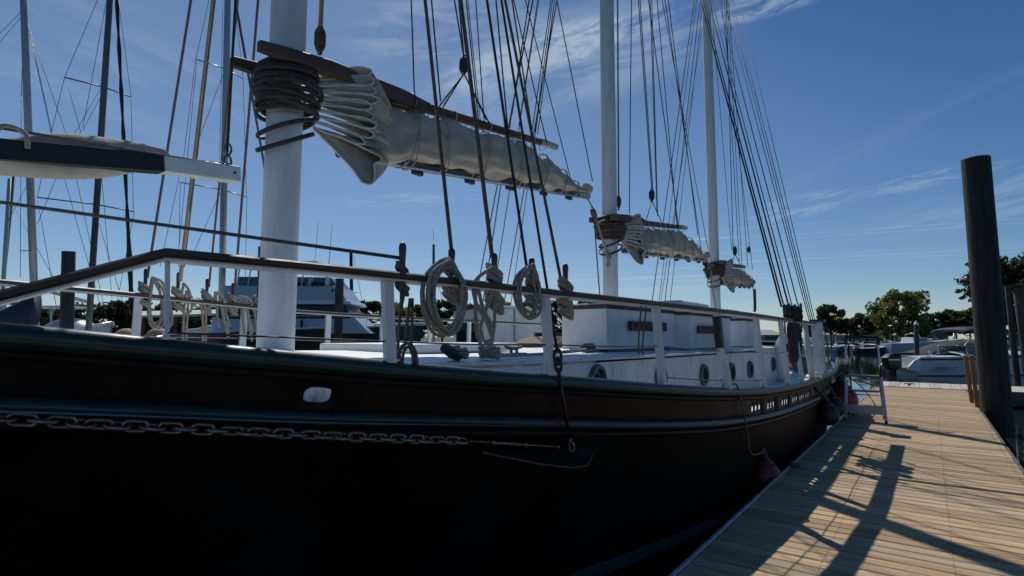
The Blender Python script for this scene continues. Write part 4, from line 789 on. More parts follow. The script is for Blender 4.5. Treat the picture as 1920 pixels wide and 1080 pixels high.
ball_fender(c, .205, 'red_rubber', 'dark red ball fender with black neck hanging low between hull and dock', [hullhit(1408, 850, .04), hullhit(1400, 800, .05), hullhit(1388, 745, .04), V(CL+Bc(ccl[1])+.04, ccl[1]+.15, Zc(ccl[1])+.05), V(CL+Bc(ccl[1]), ccl[1], Zc(ccl[1])+.04)])
for px, py, r, x, m, lab in ((1552, 778, .20, -1.60, 'black_rubber', 'black round fender at the stern quarter, the nearer of two'), (1562, 765, .21, -1.58, 'black_rubber', 'black round fender at the stern quarter, the farther of two'), (1577, 750, .33, -1.60, 'red_rubber', 'big red pear shaped fender beyond the black ones')):
    c = at_x(px, py, x); s = min(c[1], 15); ball_fender(c, r, m, lab, [V(CL+Bc(s)+.03, s-.2, Zc(s)-.15), V(CL+Bc(s), s-.2, Zc(s)+.03)])
a = V(CL+Bc(11.2)+.01, 11.2, 1.32); b = at_x(1600, 800, -1.5); c2 = V(-1.42, 14.6, .56)
mb = MB(); mb.tube(smooth([a, (a+c2)/2-V(0, 0, .18), c2], 8), .022, 7); tag(obj('mooring_line', mb, 'rope_dark', None, True), 'black mooring line from the schooner quarter down to the dock', 'rope')
a = V(CL+Bc(14.2), 14.2, 1.5); mb = MB(); mb.tube(smooth([a, V(-1.45, 16.2, 1.05), V(-1.35, 18.2, .53)], 8), .014, 6); tag(obj('mooring_line', mb, 'rope_dark', None, True), 'thin stern line passing behind the step ladder', 'rope')
t = thing('horn_cleat', (-1.38, 14.7, DZ), 'dark mooring cleat on the dock edge beside the step ladder', 'cleat'); mb = MB(); mb.box((-1.38, 14.7, DZ+.03), (.07, .1, .06)); obj('stem', mb, 'galv', t); mb = MB(); mb.tube(smooth([(-1.38, 14.5, DZ+.1), (-1.38, 14.62, DZ+.07), (-1.38, 14.78, DZ+.07), (-1.38, 14.9, DZ+.1)], 4), .018, 8); obj('horns', mb, 'galv', t, True)
c = V(DX0+.05, 8.22, DZ+.02); mb = MB()
for k in range(4): mb.tube([c+V(.0+.035*k-.05, .0, .02)+V(.026*math.cos(a), .03*math.sin(a)*(k % 2), .03*math.sin(a)*((k+1) % 2)) for a in np.linspace(0, 6.283, 12, endpoint=False)], .008, 5, True)
tag(obj('dock_chain', mb, 'galv', None, True), 'short chain at the dock edge where the two floats meet', 'chain')

# ------------------------------------------------------------------ step ladder on the dock
A = at_z(1585, 789, DZ); Bp = at_z(1662, 795, DZ); e = unit(Bp-A); nf_ = V(-e[1], e[0], 0); nf_ = nf_ if np.dot(nf_, fh) > 0 else -nf_; W = np.linalg.norm(Bp-A); k_ = 11.2/1050
st = thing('step_ladder', (A+Bp)/2, 'folding aluminium step ladder with a tall handrail standing on the dock', 'ladder')
hp = .90; ht = 1.70
def LP(x, d, z): return A+e*W*x+nf_*d+V(0, 0, z)
for x0, x1 in ((0, .05), (1, .90)):
    mb = MB(); mb.bar(LP(x0, 0, .03), LP(x1, .30, hp), .030, .055, up=e); mb.bar(LP(x1, .30, hp-.04), LP(.06 if x0 == 0 else .87, .36, ht-.14), .022, .03, up=e); sr = obj('front_rail', mb, 'alu', st, bevel=.004)
    mb = MB(); mb.box(LP(x0, 0, .03), (.05, .05, .06)); obj('foot', mb, 'black_rubber', sr, bevel=.006)
    mb = MB(); mb.tube([LP(x1, .30, hp-.02), LP(x1*.99+.003, .33, hp+.23)], .024, 8); obj('grip', mb, 'black_rubber', sr, True)
for x0, x1 in ((.08, .12), (.88, .84)):
    mb = MB(); mb.bar(LP(x0, .78, .02), LP(x1, .42, hp-.02), .03, .03, up=e); rr_ = obj('rear_leg', mb, 'mast_dark', st); mb = MB(); mb.box(LP(x0, .78, .02), (.045, .045, .05)); obj('foot', mb, 'black_rubber', rr_)
for z, xa, xb, d0, dep, m, h in ((hp, .06, .87, .34, .26, 'mast_dark', .035), (.60, .10, .85, .27, .20, 'mast_dark', .03)):
    mb = MB(); mb.box(LP((xa+xb)/2, d0, z), ((xb-xa)*W, dep, h), (e, nf_, V(0, 0, 1))); o = obj('tread', mb, m, st, bevel=.006); mb = MB(); mb.tube([LP(xa, d0-dep/2, z-.07), LP(xb, d0-dep/2, z-.07)], .012, 6); obj('tread_bar', mb, 'alu', o, True)
mb = MB(); mb.box(LP(.5, .10, .30), (W*.98, .24, .045), (e, nf_, V(0, 0, 1))); mb.box(LP(.5, -.03, .255), (W*.98, .03, .17), (e, nf_, V(0, 0, 1))); obj('bottom_step', mb, 'alu_blue', st, bevel=.008)
mb = MB(); mb.tube(smooth([LP(.06, .36, ht-.16), LP(.055, .36, ht-.05), LP(.10, .36, ht), LP(.47, .36, ht+.005), LP(.83, .36, ht), LP(.875, .36, ht-.05), LP(.87, .36, ht-.16)], 5), .033, 10); obj('handle_foam', mb, 'black_rubber', st, True)
mb = MB(); mb.bar(LP(.12, .44, hp-.08), LP(.84, .5, hp-.22), .012, .025); obj('brace', mb, 'mast_dark', st)
mb = MB(); mb.bar(LP(.09, .76, .13), LP(.87, .76, .13), .015, .02); obj('brace', mb, 'mast_dark', st)

# ------------------------------------------------------------------ background boats
class Fr:
    def __init__(s, o, h): s.o = np.asarray(o, float); s.x = unit(V(h[0], h[1], 0)); s.y = V(-s.x[1], s.x[0], 0)
    def __call__(s, x, y, z): return s.o+s.x*x+s.y*y+V(0, 0, z)
def hull_rings(fr, L, B, H, bow=.35, transom=.85, rake=.5, n=14, draft=.3):
    rs = []
    for i in range(n):
        u = i/(n-1); b = B/2*(transom+(1-transom)*math.sin(min(u/.45, 1)*math.pi/2))*(1 if u < .45 else max(.015, math.cos((u-.45)/.55*math.pi/2)**.7)); h = H*(1+bow*u*u); xs = L*u; f_ = u**3*rake
        rs.append([fr(xs, -b, h), fr(xs-f_*.35, -b*.93, h*.55), fr(xs-f_*.7, -b*.78, .05), fr(xs-f_, -b*.05, -draft), fr(xs-f_, b*.05, -draft), fr(xs-f_*.7, b*.78, .05), fr(xs-f_*.35, b*.93, h*.55), fr(xs, b, h)])
    return rs
def boat_hull(t, fr, L, B, H, m, deck_m='gel_white', stripe=None, **k):
    rs = hull_rings(fr, L, B, H, **k); mb = MB(); mb.loft(rs, False, False); mb.add(rs[0], [tuple(range(8))]); h = obj('hull', mb, m, t, 'auto')
    mb = MB(); mb.loft([[r[0]+V(0, 0, -.01), (r[0]+r[7])/2+V(0, 0, .04), r[7]+V(0, 0, -.01)] for r in rs], False, False); obj('deck', mb, deck_m, t, False, False)
    for side in (0, 7):
        mb = MB(); mb.tube([r[side]+(r[side]-r[7-side])*.004 for r in rs], .035*max(.6, H), 6); obj('gunwale', mb, stripe or deck_m, h, True)
    return rs, h
def outboard(t, fr, x, y, z, s=1.0, m='black_rubber', tilt=0):
    c, sn = math.cos(tilt), math.sin(tilt)
    def q(a, b, d): return fr(x-(a*c+d*sn)*s, y+b*s, z+(d*c-a*sn)*s)
    mb = MB(); rings = []
    for d, a0, a1, w_ in ((.0, .05, .5, .17), (.10, -.03, .66, .22), (.48, -.03, .72, .22), (.62, -.02, .5, .19), (.68, .05, .34, .14)): rings.append([q(a0, -w_*.6, d), q(a0+.06, -w_, d), q(a1-.1, -w_, d), q(a1, -w_*.4, d), q(a1, w_*.4, d), q(a1-.1, w_, d), q(a0+.06, w_, d), q(a0, w_*.6, d)])
    mb.loft(rings); o = obj('outboard', mb, m, t, 'auto')
    mb = MB(); mb.loft([[q(.18, -.08, d), q(.5-.1*(d < -.5), -.08, d), q(.5-.1*(d < -.5), .08, d), q(.18, .08, d)] for d in (.06, -.4, -.9)]); obj('motor_leg', mb, m, o)
    mb = MB(); mb.box(q(.36, 0, .40), (.5*s, .475*s, .05*s), (fr.x, fr.y, V(0, 0, 1))); obj('motor_stripe', mb, 'gel_white', o)
def windshield(t, fr, x, L, W, z, h, parent=None):
    mb = MB(); a = [fr(x, -W, z), fr(x+L*.75, -W*.9, z), fr(x+L, 0, z), fr(x+L*.75, W*.9, z), fr(x, W, z)]; b = [fr(x-.05, -W*.92, z+h), fr(x+L*.35, -W*.8, z+h), fr(x+L*.5, 0, z+h), fr(x+L*.35, W*.8, z+h), fr(x-.05, W*.92, z+h)]
    mb.loft([a, b], False, False); o = obj('windshield', mb, 'glass_pale', t, False, False); md = o.modifiers.new('th', 'SOLIDIFY'); md.thickness = .015
    mb = MB(); mb.tube(b, .018, 6)
    for p, q in zip(a, b): mb.tube([p, q], .016, 5)
    obj('windshield_frame', mb, 'alu', o, True)
def bimini(t, fr, x, L, W, z0, z1, m='navy'):
    mb = MB(); rings = []
    for u in np.linspace(0, 1, 7):
        zz = z1+.10*math.sin(math.pi*u)-.05*(u < .1); rings.append([fr(x+L*u, W*math.cos(a), zz-.16*(abs(math.cos(a))**6)+.0) for a in np.linspace(math.pi, 0, 9)])
    mb.loft(rings, False, False); o = obj('bimini_top', mb, m, t, True, False); md = o.modifiers.new('th', 'SOLIDIFY'); md.thickness = .17; md.offset = -1
    for u0, u1 in ((.0, .45), (.5, .45), (1.0, .5)):
        mb = MB()
        for sg in (-1, 1): mb.tube([fr(x+L*u0, sg*W*.97, z1-.12), fr(x+L*u1, sg*W*.97, z0)], .016, 6)
        obj('bimini_frame', mb, 'alu', t, True)
def cover(t, fr, x0, x1, W, z, h, m, name='boat_cover', peak=.6):
    mb = MB(); rings = []
    for u in np.linspace(0, 1, 12):
        hh = h*max(.08, (math.sin(min(u/peak, 1)*math.pi/2) if u < peak else math.cos((u-peak)/(1-peak)*math.pi/2)**.6)); w_ = W*(1 if u < .6 else max(.08, 1-((u-.6)/.4)**2))
        rings.append([fr(x0+(x1-x0)*u, w_*math.cos(a), z-.12+(hh+.12)*max(0, math.sin(a))**.8*(1+.05*math.sin(9*u+4*a))) for a in np.linspace(math.pi, 0, 13)])
    mb.loft(rings, False, False); return obj(name, mb, m, t, True, False)
# white sport boat at right
Z = 33; o = gp(1690, Z, 0); fr = Fr(o, rt+fh*.06)
t = thing('sport_boat', o, 'white sport boat with dark blue stripe, navy bimini and black outboard beyond the cross dock', 'motorboat')
rs, h = boat_hull(t, fr, 9.2, 2.7, 1.05, 'gel_white', stripe='gel_white', bow=.35, rake=.9, transom=.9)
mb = MB(); mb.loft([[r[0]+(r[1]-r[0])*.16+(r[0]-r[7])*.003, r[0]+(r[1]-r[0])*.34+(r[0]-r[7])*.003] for r in rs[:-1]], False, False); obj('blue_stripe', mb, 'ink', h, False, False)
for sg in (-1, 1):
    mb = MB(); mb.prism([fr(.02, sg*1.20, 1.06), fr(-.35, sg*1.18, .86), fr(-.66, sg*1.15, .52), fr(-.52, sg*1.15, .30), fr(.02, sg*1.2, .25)], -sg*fr.y*.12); obj('stern_wing', mb, 'gel_white', t, bevel=.015)
mb = MB(); mb.box(fr(-.28, 0, .40), (.56, 2.1, .10), (fr.x, fr.y, z1)); obj('swim_platform', mb, 'gel_blue', t, bevel=.02)
outboard(t, fr, -.35, 0, .34, 1.38)
windshield(t, fr, 3.0, 2.1, 1.05, 1.15, .55); bimini(t, fr, 2.75, 2.8, 1.15, 1.1, 2.55)
mb = MB(); rings = [[fr(x, y*w_, .1+.95+hh*(1-abs(y)**3)) for y in (-1, -.7, 0, .7, 1)] for x, w_, hh in ((2.7, 1.12, .28), (3.6, 1.15, .36), (5.2, 1.0, .40), (7.0, .72, .34), (8.6, .2, .2))]; mb.loft(rings, False, False); obj('foredeck', mb, 'gel_white', t, True, False)
mb = MB(); mb.tube(smooth([fr(6, -.95, 1.35), fr(7.5, -.68, 1.5), fr(9, -.02, 1.62)], 5), .018, 6); mb.tube(smooth([fr(6, .95, 1.35), fr(7.5, .68, 1.5), fr(9, .02, 1.62)], 5), .018, 6)
for x, y in ((6.4, .86), (7.6, .66), (8.6, .25)):
    for sg in (-1, 1): mb.tube([fr(x, sg*y, 1.15), fr(x, sg*y, 1.44)], .014, 5)
obj('bow_rail', mb, 'alu', t, True)
mb = MB(); mb.box(fr(.6, -.9, 1.07), (.35, .35, .15), (fr.x, fr.y, z1)); mb.tube([fr(.5, -1.1, 1.0), fr(.75, -1.1, 1.32)], .03, 6); mb.tube([fr(1.0, -1.1, 1.0), fr(.72, -1.1, 1.3)], .03, 6); mb.box(fr(.72, -1.1, 1.36), (.22, .1, .12), (fr.x, fr.y, z1)); obj('stern_seat', mb, 'gel_white', t, bevel=.02)
def letters(txt, pos, xdir, size, m, parent, name='lettering', shear=0):
    cu = bpy.data.curves.new(name, 'FONT'); cu.body = txt; cu.size = size; cu.extrude = .003; cu.shear = shear; cu.resolution_u = 2
    tmp = bpy.data.objects.new(name, cu); col.objects.link(tmp); dg = bpy.context.evaluated_depsgraph_get(); me = bpy.data.meshes.new_from_object(tmp.evaluated_get(dg)); bpy.data.objects.remove(tmp)
    x = unit(xdir); z = V(0, 0, 1); mbx = MB(); vv = [np.asarray(pos)+x*v.co.x+z*v.co.y-np.cross(x, z)*v.co.z*-1 for v in me.vertices]; mbx.add(vv, [tuple(p.vertices) for p in me.polygons]); return obj(name, mbx, m, parent)
letters('WHALER', fr(.75, -1.345, .40), fr.x, .20, 'ink', h, shear=.2)
mb = MB(); mb.tube(smooth([fr(.62, -1.335, .34), fr(1.3, -1.345, .35), fr(1.75, -1.35, .42), fr(1.95, -1.35, .56)], 4), .012, 5); obj('swoosh', mb, 'ink', h, True)
# other marina boats at right
def small_boat(px, Z, L, hd, hm, label, H=.8, B=2.2, ob=True, ws=True, cov=None, tilt=0, cabin=False, arch=False, motor='black_rubber', bim=None):
    if Z > 50: Z *= 1.5; L *= 1.25; H *= 1.2; B *= 1.15
    o = gp(px, Z, 0); fr = Fr(o, rt*math.cos(hd)+fh*math.sin(hd)); t = thing('motorboat', o, label, 'motorboat', 'boats in the marina'); boat_hull(t, fr, L, B, H, hm)
    if ob: outboard(t, fr, -.05, 0, H*.55, 1.0, motor, tilt)
    if ws and not cov: windshield(t, fr, L*.42, L*.22, B*.4, H+.03, .45)
    if cov: cover(t, fr, .0, L*.98, B*.52, H+.02, .65 if cov != 'tarp_dark' else .95, cov)
    if cabin:
        mb = MB(); rings = [[fr(x, -B*w_, H-.02), fr(x+.1, -B*w_*.85, H+hh), fr(x+.1, B*w_*.85, H+hh), fr(x, B*w_, H-.02)] for x, w_, hh in ((L*.35, .40, .85), (L*.55, .40, .8), (L*.66, .36, .35), (L*.88, .16, .2))]; mb.loft(rings); cb = obj('cabin', mb, 'gel_white', t, bevel=.02)
        for sg in (-1, 1): mb = MB(); mb.box(fr(L*.46, sg*B*.385, H+.5), (L*.2, .03, .25), (fr.x, fr.y, z1)); obj('window', mb, 'glass', cb)
    if arch: mb = MB(); mb.tube(smooth([fr(L*.25, -B*.45, H), fr(L*.22, -B*.42, H+1.0), fr(L*.22, -B*.3, H+1.25), fr(L*.22, B*.3, H+1.25), fr(L*.22, B*.42, H+1.0), fr(L*.25, B*.45, H)], 4), .04, 8); obj('radar_arch', mb, 'gel_white', t, True); mb = MB(); mb.lathe([(.25, 0), (.27, .06), (.2, .14), (.02, .17)], fr(L*.22, 0, H+1.28)); obj('radar_dome', mb, 'gel_white', t, True)
    if bim: bimini(t, fr, L*.3, L*.25, B*.42, H, H+1.25, bim)
    return t
small_boat(1697, 42, 7.5, .10, 'hull_brown', 'low dark boat under a black tarpaulin behind the white sport boat', .95, 2.5, ob=False, cov='tarp_dark')
small_boat(1752, 46, 8.0, .2, 'black_rubber', 'second tarpaulin covered dark boat, beneath the navy bimini', 1.0, 2.6, ob=False, cov='tarp_dark')
small_boat(1553, 56, 5.5, 2.0, 'gel_white', 'small white runabout with tilted outboard just right of the schooner stern', .7, 2.0, tilt=.9)
small_boat(1568, 54, 5.5, 1.9, 'gel_blue', 'small pale blue runabout with two toned motor seen through the ladder handrail', .7, 2.0, tilt=.9)
small_boat(1586, 57, 6.0, 1.2, 'gel_white', 'white open boat moored end on left of the dark skiff', .75, 2.1, tilt=.6)
small_boat(1604, 52, 4.6, .4, 'navy', 'low dark blue skiff with raised motor in the far row', .55, 1.8, tilt=.8)
small_boat(1620, 55, 6.6, .15, 'gel_white', 'white bowrider with dark cockpit framed by the ladder handrail', .9, 2.2, ob=False)
small_boat(1655, 53, 8.0, .12, 'gel_blue', 'pale blue cruiser with small white cabin behind the ladder handrail top', 1.1, 2.6, ob=False, cabin=True)
small_boat(1680, 58, 9.0, .1, 'gel_white', 'white cruiser with radar arch left of the dark piling', 1.2, 2.8, ob=False, arch=True)
small_boat(1722, 60, 7.0, .2, 'gel_white', 'white boat with tan canvas cover behind the black tarpaulins', .9, 2.3, ob=False, cov='tarp_tan')
small_boat(1745, 55, 6.0, .9, 'gel_white', 'white outboard boat crowded behind the tarpaulins under the trees', .8, 2.2, tilt=.7)
small_boat(1640, 62, 6.0, 1.3, 'gel_white', 'small white boat nosed in to the shore below the big olive tree', .8, 2.2)
# low jetty behind them
mb = MB(); a = gp(1545, 95, .6); b = gp(1990, 93, .6); mb.bar(a, b, 1.6, .2); tag(obj('far_dock', mb, 'dock_grey'), kind='structure')
for px in (1560, 1597, 1640, 1668, 1738, 1790):
    p = gp(px, 92, -.5); mb = MB(); mb.lathe([(.16, 0), (.15, 3.1), (.02, 3.3)], p); tag(obj('timber_piling', mb, 'pile_wood', None, 'auto'), 'short dark piling along the far marina dock, %s from left' % {1560: 'first', 1597: 'second', 1640: 'third', 1668: 'fourth', 1738: 'fifth', 1790: 'last'}[px], 'piling', 'pilings along the far marina dock')
# lamp posts
for px, py, lab in ((1680, 603, 'dark lamp post with a bright white globe under the big olive tree'), (1610, 612, 'lamp post with a white globe behind the step ladder'), (1758, 610, 'lamp post with a white globe left of the navy bimini'), (1866, 596, 'lamp post with a white globe right of the big piling')):
    Z = 97; p = gp(px, Z, .6); top = zrow(py, Z); t = thing('lamp_post', p, lab, 'lamp post', 'lamp posts on the shore'); mb = MB(); mb.lathe([(.12, 0), (.09, .3), (.06, .5), (.055, top-.85), (.1, top-.8)], p); obj('pole', mb, 'black_paint', t, True); mb = MB(); mb.ball(V(p[0], p[1], top-.02), .2, 14, 9); obj('globe', mb, 'lamp_globe', t, True)
# kayak rack
Z = 99; t = thing('kayak_rack', gp(1872, Z, .8), 'wooden rack on the shore right of the big piling', 'rack')
for px in (1874, 1888, 1903):
    p = gp(px, Z, .8); mb = MB(); mb.box(p+V(0, 0, .75), (.16, .16, 2.0)); obj('post', mb, 'pile_wood', t)
for z in (1.68, 2.5): mb = MB(); mb.bar(gp(1872, Z, z), gp(1905, Z, z), .4, .05); obj('shelf', mb, 'pile_wood', t)
for z, m, lab in ((2.54, 'yellow', 'yellow kayak on the top of the rack'), (1.72, 'red', 'red kayak on the lower shelf of the rack')):
    a = gp(1868, Z-.1, z); b = gp(1912, Z-.1, z); mb = MB(); rings = []
    for u in np.linspace(0, 1, 11): w_ = max(.03, math.sin(math.pi*u)**.6); rings.append([a+(b-a)*u+fh*.4*w_*math.cos(q)+V(0, 0, .25+.25*w_*math.sin(q)+.10*abs(u-.5)**2*4) for q in np.linspace(0, 6.283, 12, endpoint=False)])
    mb.loft(rings); tag(obj('kayak', mb, m, None, True), lab, 'kayak')
mb = MB(); p = gp(1902, 98, .9); mb.box(p+V(0, 0, .45), (.5, .5, .9)); mb.box(p+V(0, 0, .93), (.56, .56, .08)); tag(obj('bin', mb, 'green', bevel=.03), 'small green bin on the shore below the kayaks', 'bin')

# ------------------------------------------------------------------ background boats at left
def sailboat(mast, Z, r, mm, label, spreaders=(), stays=(), L=10, hd=.6, cover_m=None, boomdir=None, hull='gel_white', jib=None, boompx=None):
    (x0, y0), (x1, y1) = mast; a = at_d(x0, y0, Z); b = at_d(x1, y1, Z); u = unit(b-a); foot = a-u*(a[2]-1.2)/u[2]; topp = b+(u*7 if y1 < 10 else 0)
    o = V(foot[0], foot[1], 0); h = rt*math.cos(hd)+fh*math.sin(hd); fr = Fr(o-h*L*.55, h); t = thing('sailboat', o, label, 'sailboat', 'sailboats moored beyond the schooner'); boat_hull(t, fr, L, L*.3, 1.05, hull, rake=1.2, transom=.6)
    mb = MB(); mb.loft([[fr(x, -w_, 1.0), fr(x+.1, -w_*.85, 1.0+hh), fr(x+.1, w_*.85, 1.0+hh), fr(x, w_, 1.0)] for x, w_, hh in ((L*.3, 1.0, .45), (L*.55, .95, .42), (L*.72, .6, .2))]); obj('cabin', mb, 'gel_white', t, bevel=.03)
    mb = MB(); mb.tube([foot, (foot+topp)/2, topp], [r, r, r*.85], 10); ms = obj('mast', mb, mm, t, True)
    for (sx0, sy0, sx1, sy1) in spreaders:
        ps = [at_d(sx0, sy0, Z-.6), None, at_d(sx1, sy1, Z+.6)]; f_ = (sx0+sx1)/2; pm = a+(b-a)*((y0-(sy0+sy1)/2)/(y0-y1)); mb = MB(); mb.tube([ps[0], pm], .024, 6); mb.tube([pm, ps[2]], .024, 6); obj('spreader', mb, mm, ms, True)
    for (sx0, sy0, sx1, sy1) in stays:
        p = at_d(sx0, sy0, Z); q = at_d(sx1, sy1, Z); mb = MB(); mb.tube([p, (p+q)/2, q+(q-p)*(.3 if sy1 < 3 else 0)], .009*Z/20, 4); obj('stay', mb, 'wire', t, True)
    if jib:
        p = at_d(jib[0], jib[1], Z); q = at_d(jib[2], jib[3], Z); mb = MB(); pts = [p+(q-p)*k/24 for k in range(25)]; mb.tube(pts, [.055+.018*math.sin(k*2.1)+.03*(k < 6) for k in range(25)], 8); obj('furled_jib', mb, 'black_paint', t, True)
    if boompx:
        pts = [at_d(x, y, Z) for x, y in boompx[0]]; mb = MB(); mb.tube(pts, boompx[1], 10); obj('boom_cover', mb, cover_m, t, True)
    return t
sailboat(((66, 600), (45, 8)), 22, .13, 'mast_grey', 'sailboat with leaning pale mast at far left, its top just in the picture', ((40, 178, 52, 179), (40, 470, 58, 471)), ((50, 20, -10, 90), (48, 14, -8, 70), (52, 40, 100, 260), (52, 48, 128, 262), (55, 60, 96, 250), (100, 260, 190, 580), (128, 262, 200, 600), (40, 178, 38, 520), (44, 60, 40, 178)), cover_m='navy')
sailboat(((167, 600), (206, 0)), 20, .105, 'mast_dark', 'sailboat with dark mast and long spreaders, left of the black furled jib', ((121, 145, 246, 182), (70, 370, 252, 397)), ((121, 145, 183, 0), (246, 182, 222, 0), (121, 145, 96, 250), (124, 148, 152, 250), (96, 250, 70, 370), (246, 182, 250, 395), (192, 160, 140, 250), (140, 250, 70, 420), (200, 160, 155, 245), (200, 0, 155, 240), (180, 400, 240, 600), (188, 300, 210, 560), (70, 370, 110, 600), (252, 397, 215, 590)), jib=(248, 590, 217, -40))
sailboat(((415, 595), (427, 0)), 23, .13, 'mast_grey', 'sailboat with pale mast rising between the foremast and the far rail coils', ((367, 111, 456, 148), (338, 342, 463, 370)), ((367, 111, 392, 0), (456, 148, 440, 0), (367, 111, 345, 290), (369, 116, 352, 290), (456, 148, 462, 370), (338, 342, 335, 500), (418, 140, 362, 290), (418, 0, 412, 300), (352, 290, 335, 470), (345, 290, 300, 500), (463, 370, 460, 520), (418, 350, 360, 480)))
sailboat(((2, 600), (18, 335)), 30, .10, 'mast_grey', 'sailboat whose mast leans in at the left edge, nearer the edge', ((), )[1:], ((12, 420, 60, 330), (60, 330, 150, 250)))
sailboat(((-2, 610), (26, 330)), 32, .09, 'mast_dark', 'second sailboat mast crossing the left edge beside the pale one', (), ((22, 380, 100, 520),))
sailboat(((660, 610), (658, 472)), 40, .13, 'navy', 'distant sailboat with short dark mast right of the motor yacht flybridge', ((645, 551, 672, 548), (650, 472, 668, 471)), ((662, 478, 690, 620),))
sailboat(((813, 600), (813, 458)), 38, .10, 'mast_dark', 'distant sailboat with thin dark mast seen through the oval rope coil', (), ((813, 450, 812, 430), (815, 500, 835, 590)))
sailboat(((485, 600), (487, 462)), 42, .13, 'navy', 'distant sailboat with a dark blue mast left of the foremast', (), ((486, 480, 470, 510),))
# navy mainsail cover sagging from the mast at far left
Z = 21.5; t = thing('sail_cover', gp(30, Z, 0), 'large navy sail cover draped over a boom at the left edge', 'sail cover')
mb = MB(); rings = []
for px, yt, yb in ((-60, 600, 625), (0, 582, 625), (30, 568, 625), (50, 556, 622), (60, 546, 618), (67, 540, 615)):
    a = at_d(px, yt, Z); b = at_d(px, yb, Z); c = (a+b)/2; h = (a-b)[2]/2; rings.append([c+fh*.28*math.cos(q)+V(0, 0, h*math.sin(q)) for q in np.linspace(0, 6.283, 14, endpoint=False)])
mb.loft(rings); obj('cloth', mb, 'navy', t, True); mb = MB(); mb.tube([at_d(-60, 622, Z), at_d(67, 612, Z)], .07, 8); obj('spar', mb, 'mast_grey', t, True)
# white cruiser with clear domed enclosure and hardtop
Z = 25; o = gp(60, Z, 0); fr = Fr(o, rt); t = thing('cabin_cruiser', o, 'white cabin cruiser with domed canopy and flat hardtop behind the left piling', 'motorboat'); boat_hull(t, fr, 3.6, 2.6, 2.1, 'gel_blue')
mb = MB(); rings = []
for u in np.linspace(0, 1, 10): w_ = max(.05, math.sin(math.pi*(.15+.85*u))**.5); rings.append([fr(.9+2.2*u, 1.1*w_*math.cos(a), 2.2+.85*w_*math.sin(a)) for a in np.linspace(0, math.pi, 11)])
mb.loft(rings, False, False); obj('canopy', mb, 'gel_blue', t, True, False)
mb = MB(); mb.box(fr(1.2, 0, 3.52), (2.0, 1.8, .07), (fr.x, fr.y, z1)); o2 = obj('hardtop', mb, 'gel_white', t, bevel=.02)
for x in (.4, 1.5, 2.1): mb = MB(); mb.tube([fr(x, -.8, 3.5), fr(x+.15, -.9, 2.2)], .035, 6); obj('hardtop_post', mb, 'gel_white', o2, True)
mb = MB(); mb.tube(smooth([fr(-.45, -1.0, 2.2), fr(-.3, -1.0, 3.2), fr(-.32, -.95, 3.65), fr(.2, -.9, 3.68)], 4), .05, 8); obj('radar_arch', mb, 'gel_white', t, True); mb = MB(); mb.box(fr(.1, -.6, 3.62), (.9, .9, .05), (fr.x, fr.y, z1)); obj('sun_shade', mb, 'navy', t)
a = at_d(92, 546, 24); b = at_d(165, 566, 24); mb = MB(); mb.bar(a, b, .12, .16); tag(obj('davit_boom', mb, 'gel_white', bevel=.02), 'white sloping boom end between the far rail and the left piling', 'boom')
# motor yacht
Z = 24; o = gp(355, Z, 0); fr = Fr(o, rt); k = Z/FPX
t = thing('motor_yacht', o, 'white motor yacht with brown hull and tall flybridge behind the foremast', 'yacht'); Ly = (716-355)*k
def yz(py): return zrow(py, Z)
rs = []
for i in range(14):
    u = i/13; b = 1.75*(1 if u < .5 else max(.02, math.cos((u-.5)/.5*math.pi/2)**.75)); h = yz(627)+(yz(612)-yz(627))*u; rs.append([fr(Ly*u, -b, h), fr(Ly*u-.3*u**3, -b*.9, h*.5), fr(Ly*u-.6*u**3, -b*.7, -.2), fr(Ly*u-.6*u**3, b*.7, -.2), fr(Ly*u-.3*u**3, b*.9, h*.5), fr(Ly*u, b, h)])
mb = MB(); mb.loft(rs, False, False); mb.add(rs[0], [tuple(range(6))]); hl = obj('hull', mb, 'hull_brown', t, 'auto')
mb = MB(); mb.loft([[r[0], r[5]] for r in rs], False, False); obj('deck', mb, 'gel_white', t, False, False)
mb = MB(); mb.tube([r[0]-fh*.02 for r in rs], .04, 6); obj('gunwale', mb, 'gel_white', hl, True)
def ybox(name, x0, x1, y0, y1, w_, m, sl=0, par=None, sb_=0): # x,y in picture pixels; sl leans the front face back
    mb = MB(); X0, X1 = (x0-355)*k, (x1-355)*k; za, zb_ = yz(y1), yz(y0); mb.add([fr(X0, -w_, za), fr(X1, -w_*.8, za), fr(X1, w_*.8, za), fr(X0, w_, za), fr(X0+sb_*k, -w_*.95, zb_), fr(X1-sl*k, -w_*.76, zb_), fr(X1-sl*k, w_*.76, zb_), fr(X0+sb_*k, w_*.95, zb_)], [(0, 1, 2, 3), (4, 5, 6, 7), (0, 1, 5, 4), (1, 2, 6, 5), (2, 3, 7, 6), (3, 0, 4, 7)]); return obj(name, mb, m, par or t, bevel=.03)
ybox('foredeck_house', 430, 708, 597, 626, 1.45, 'gel_blue', 30); ybox('saloon_glass', 440, 672, 573, 600, 1.40, 'glass', 12)  # foredeck house and flybridge are white, shaded tone put in with blue grey
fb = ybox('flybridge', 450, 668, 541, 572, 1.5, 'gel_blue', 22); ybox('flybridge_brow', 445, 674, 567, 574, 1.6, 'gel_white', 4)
ws_ = ybox('flybridge_windscreen', 470, 645, 524, 541, 1.25, 'glass_pale', 14)
for x in (558, 598, 628): ybox('screen_post', x, x+3, 524, 541, 1.40, 'gel_white', 0, ws_)
for x0, x1 in ((562, 592), (602, 626)): ybox('seat_back', x0, x1, 534, 541, 1.32, 'glass', 0, ws_)
ybox('hardtop', 446, 612, 495, 500, 1.5, 'gel_white', 3)
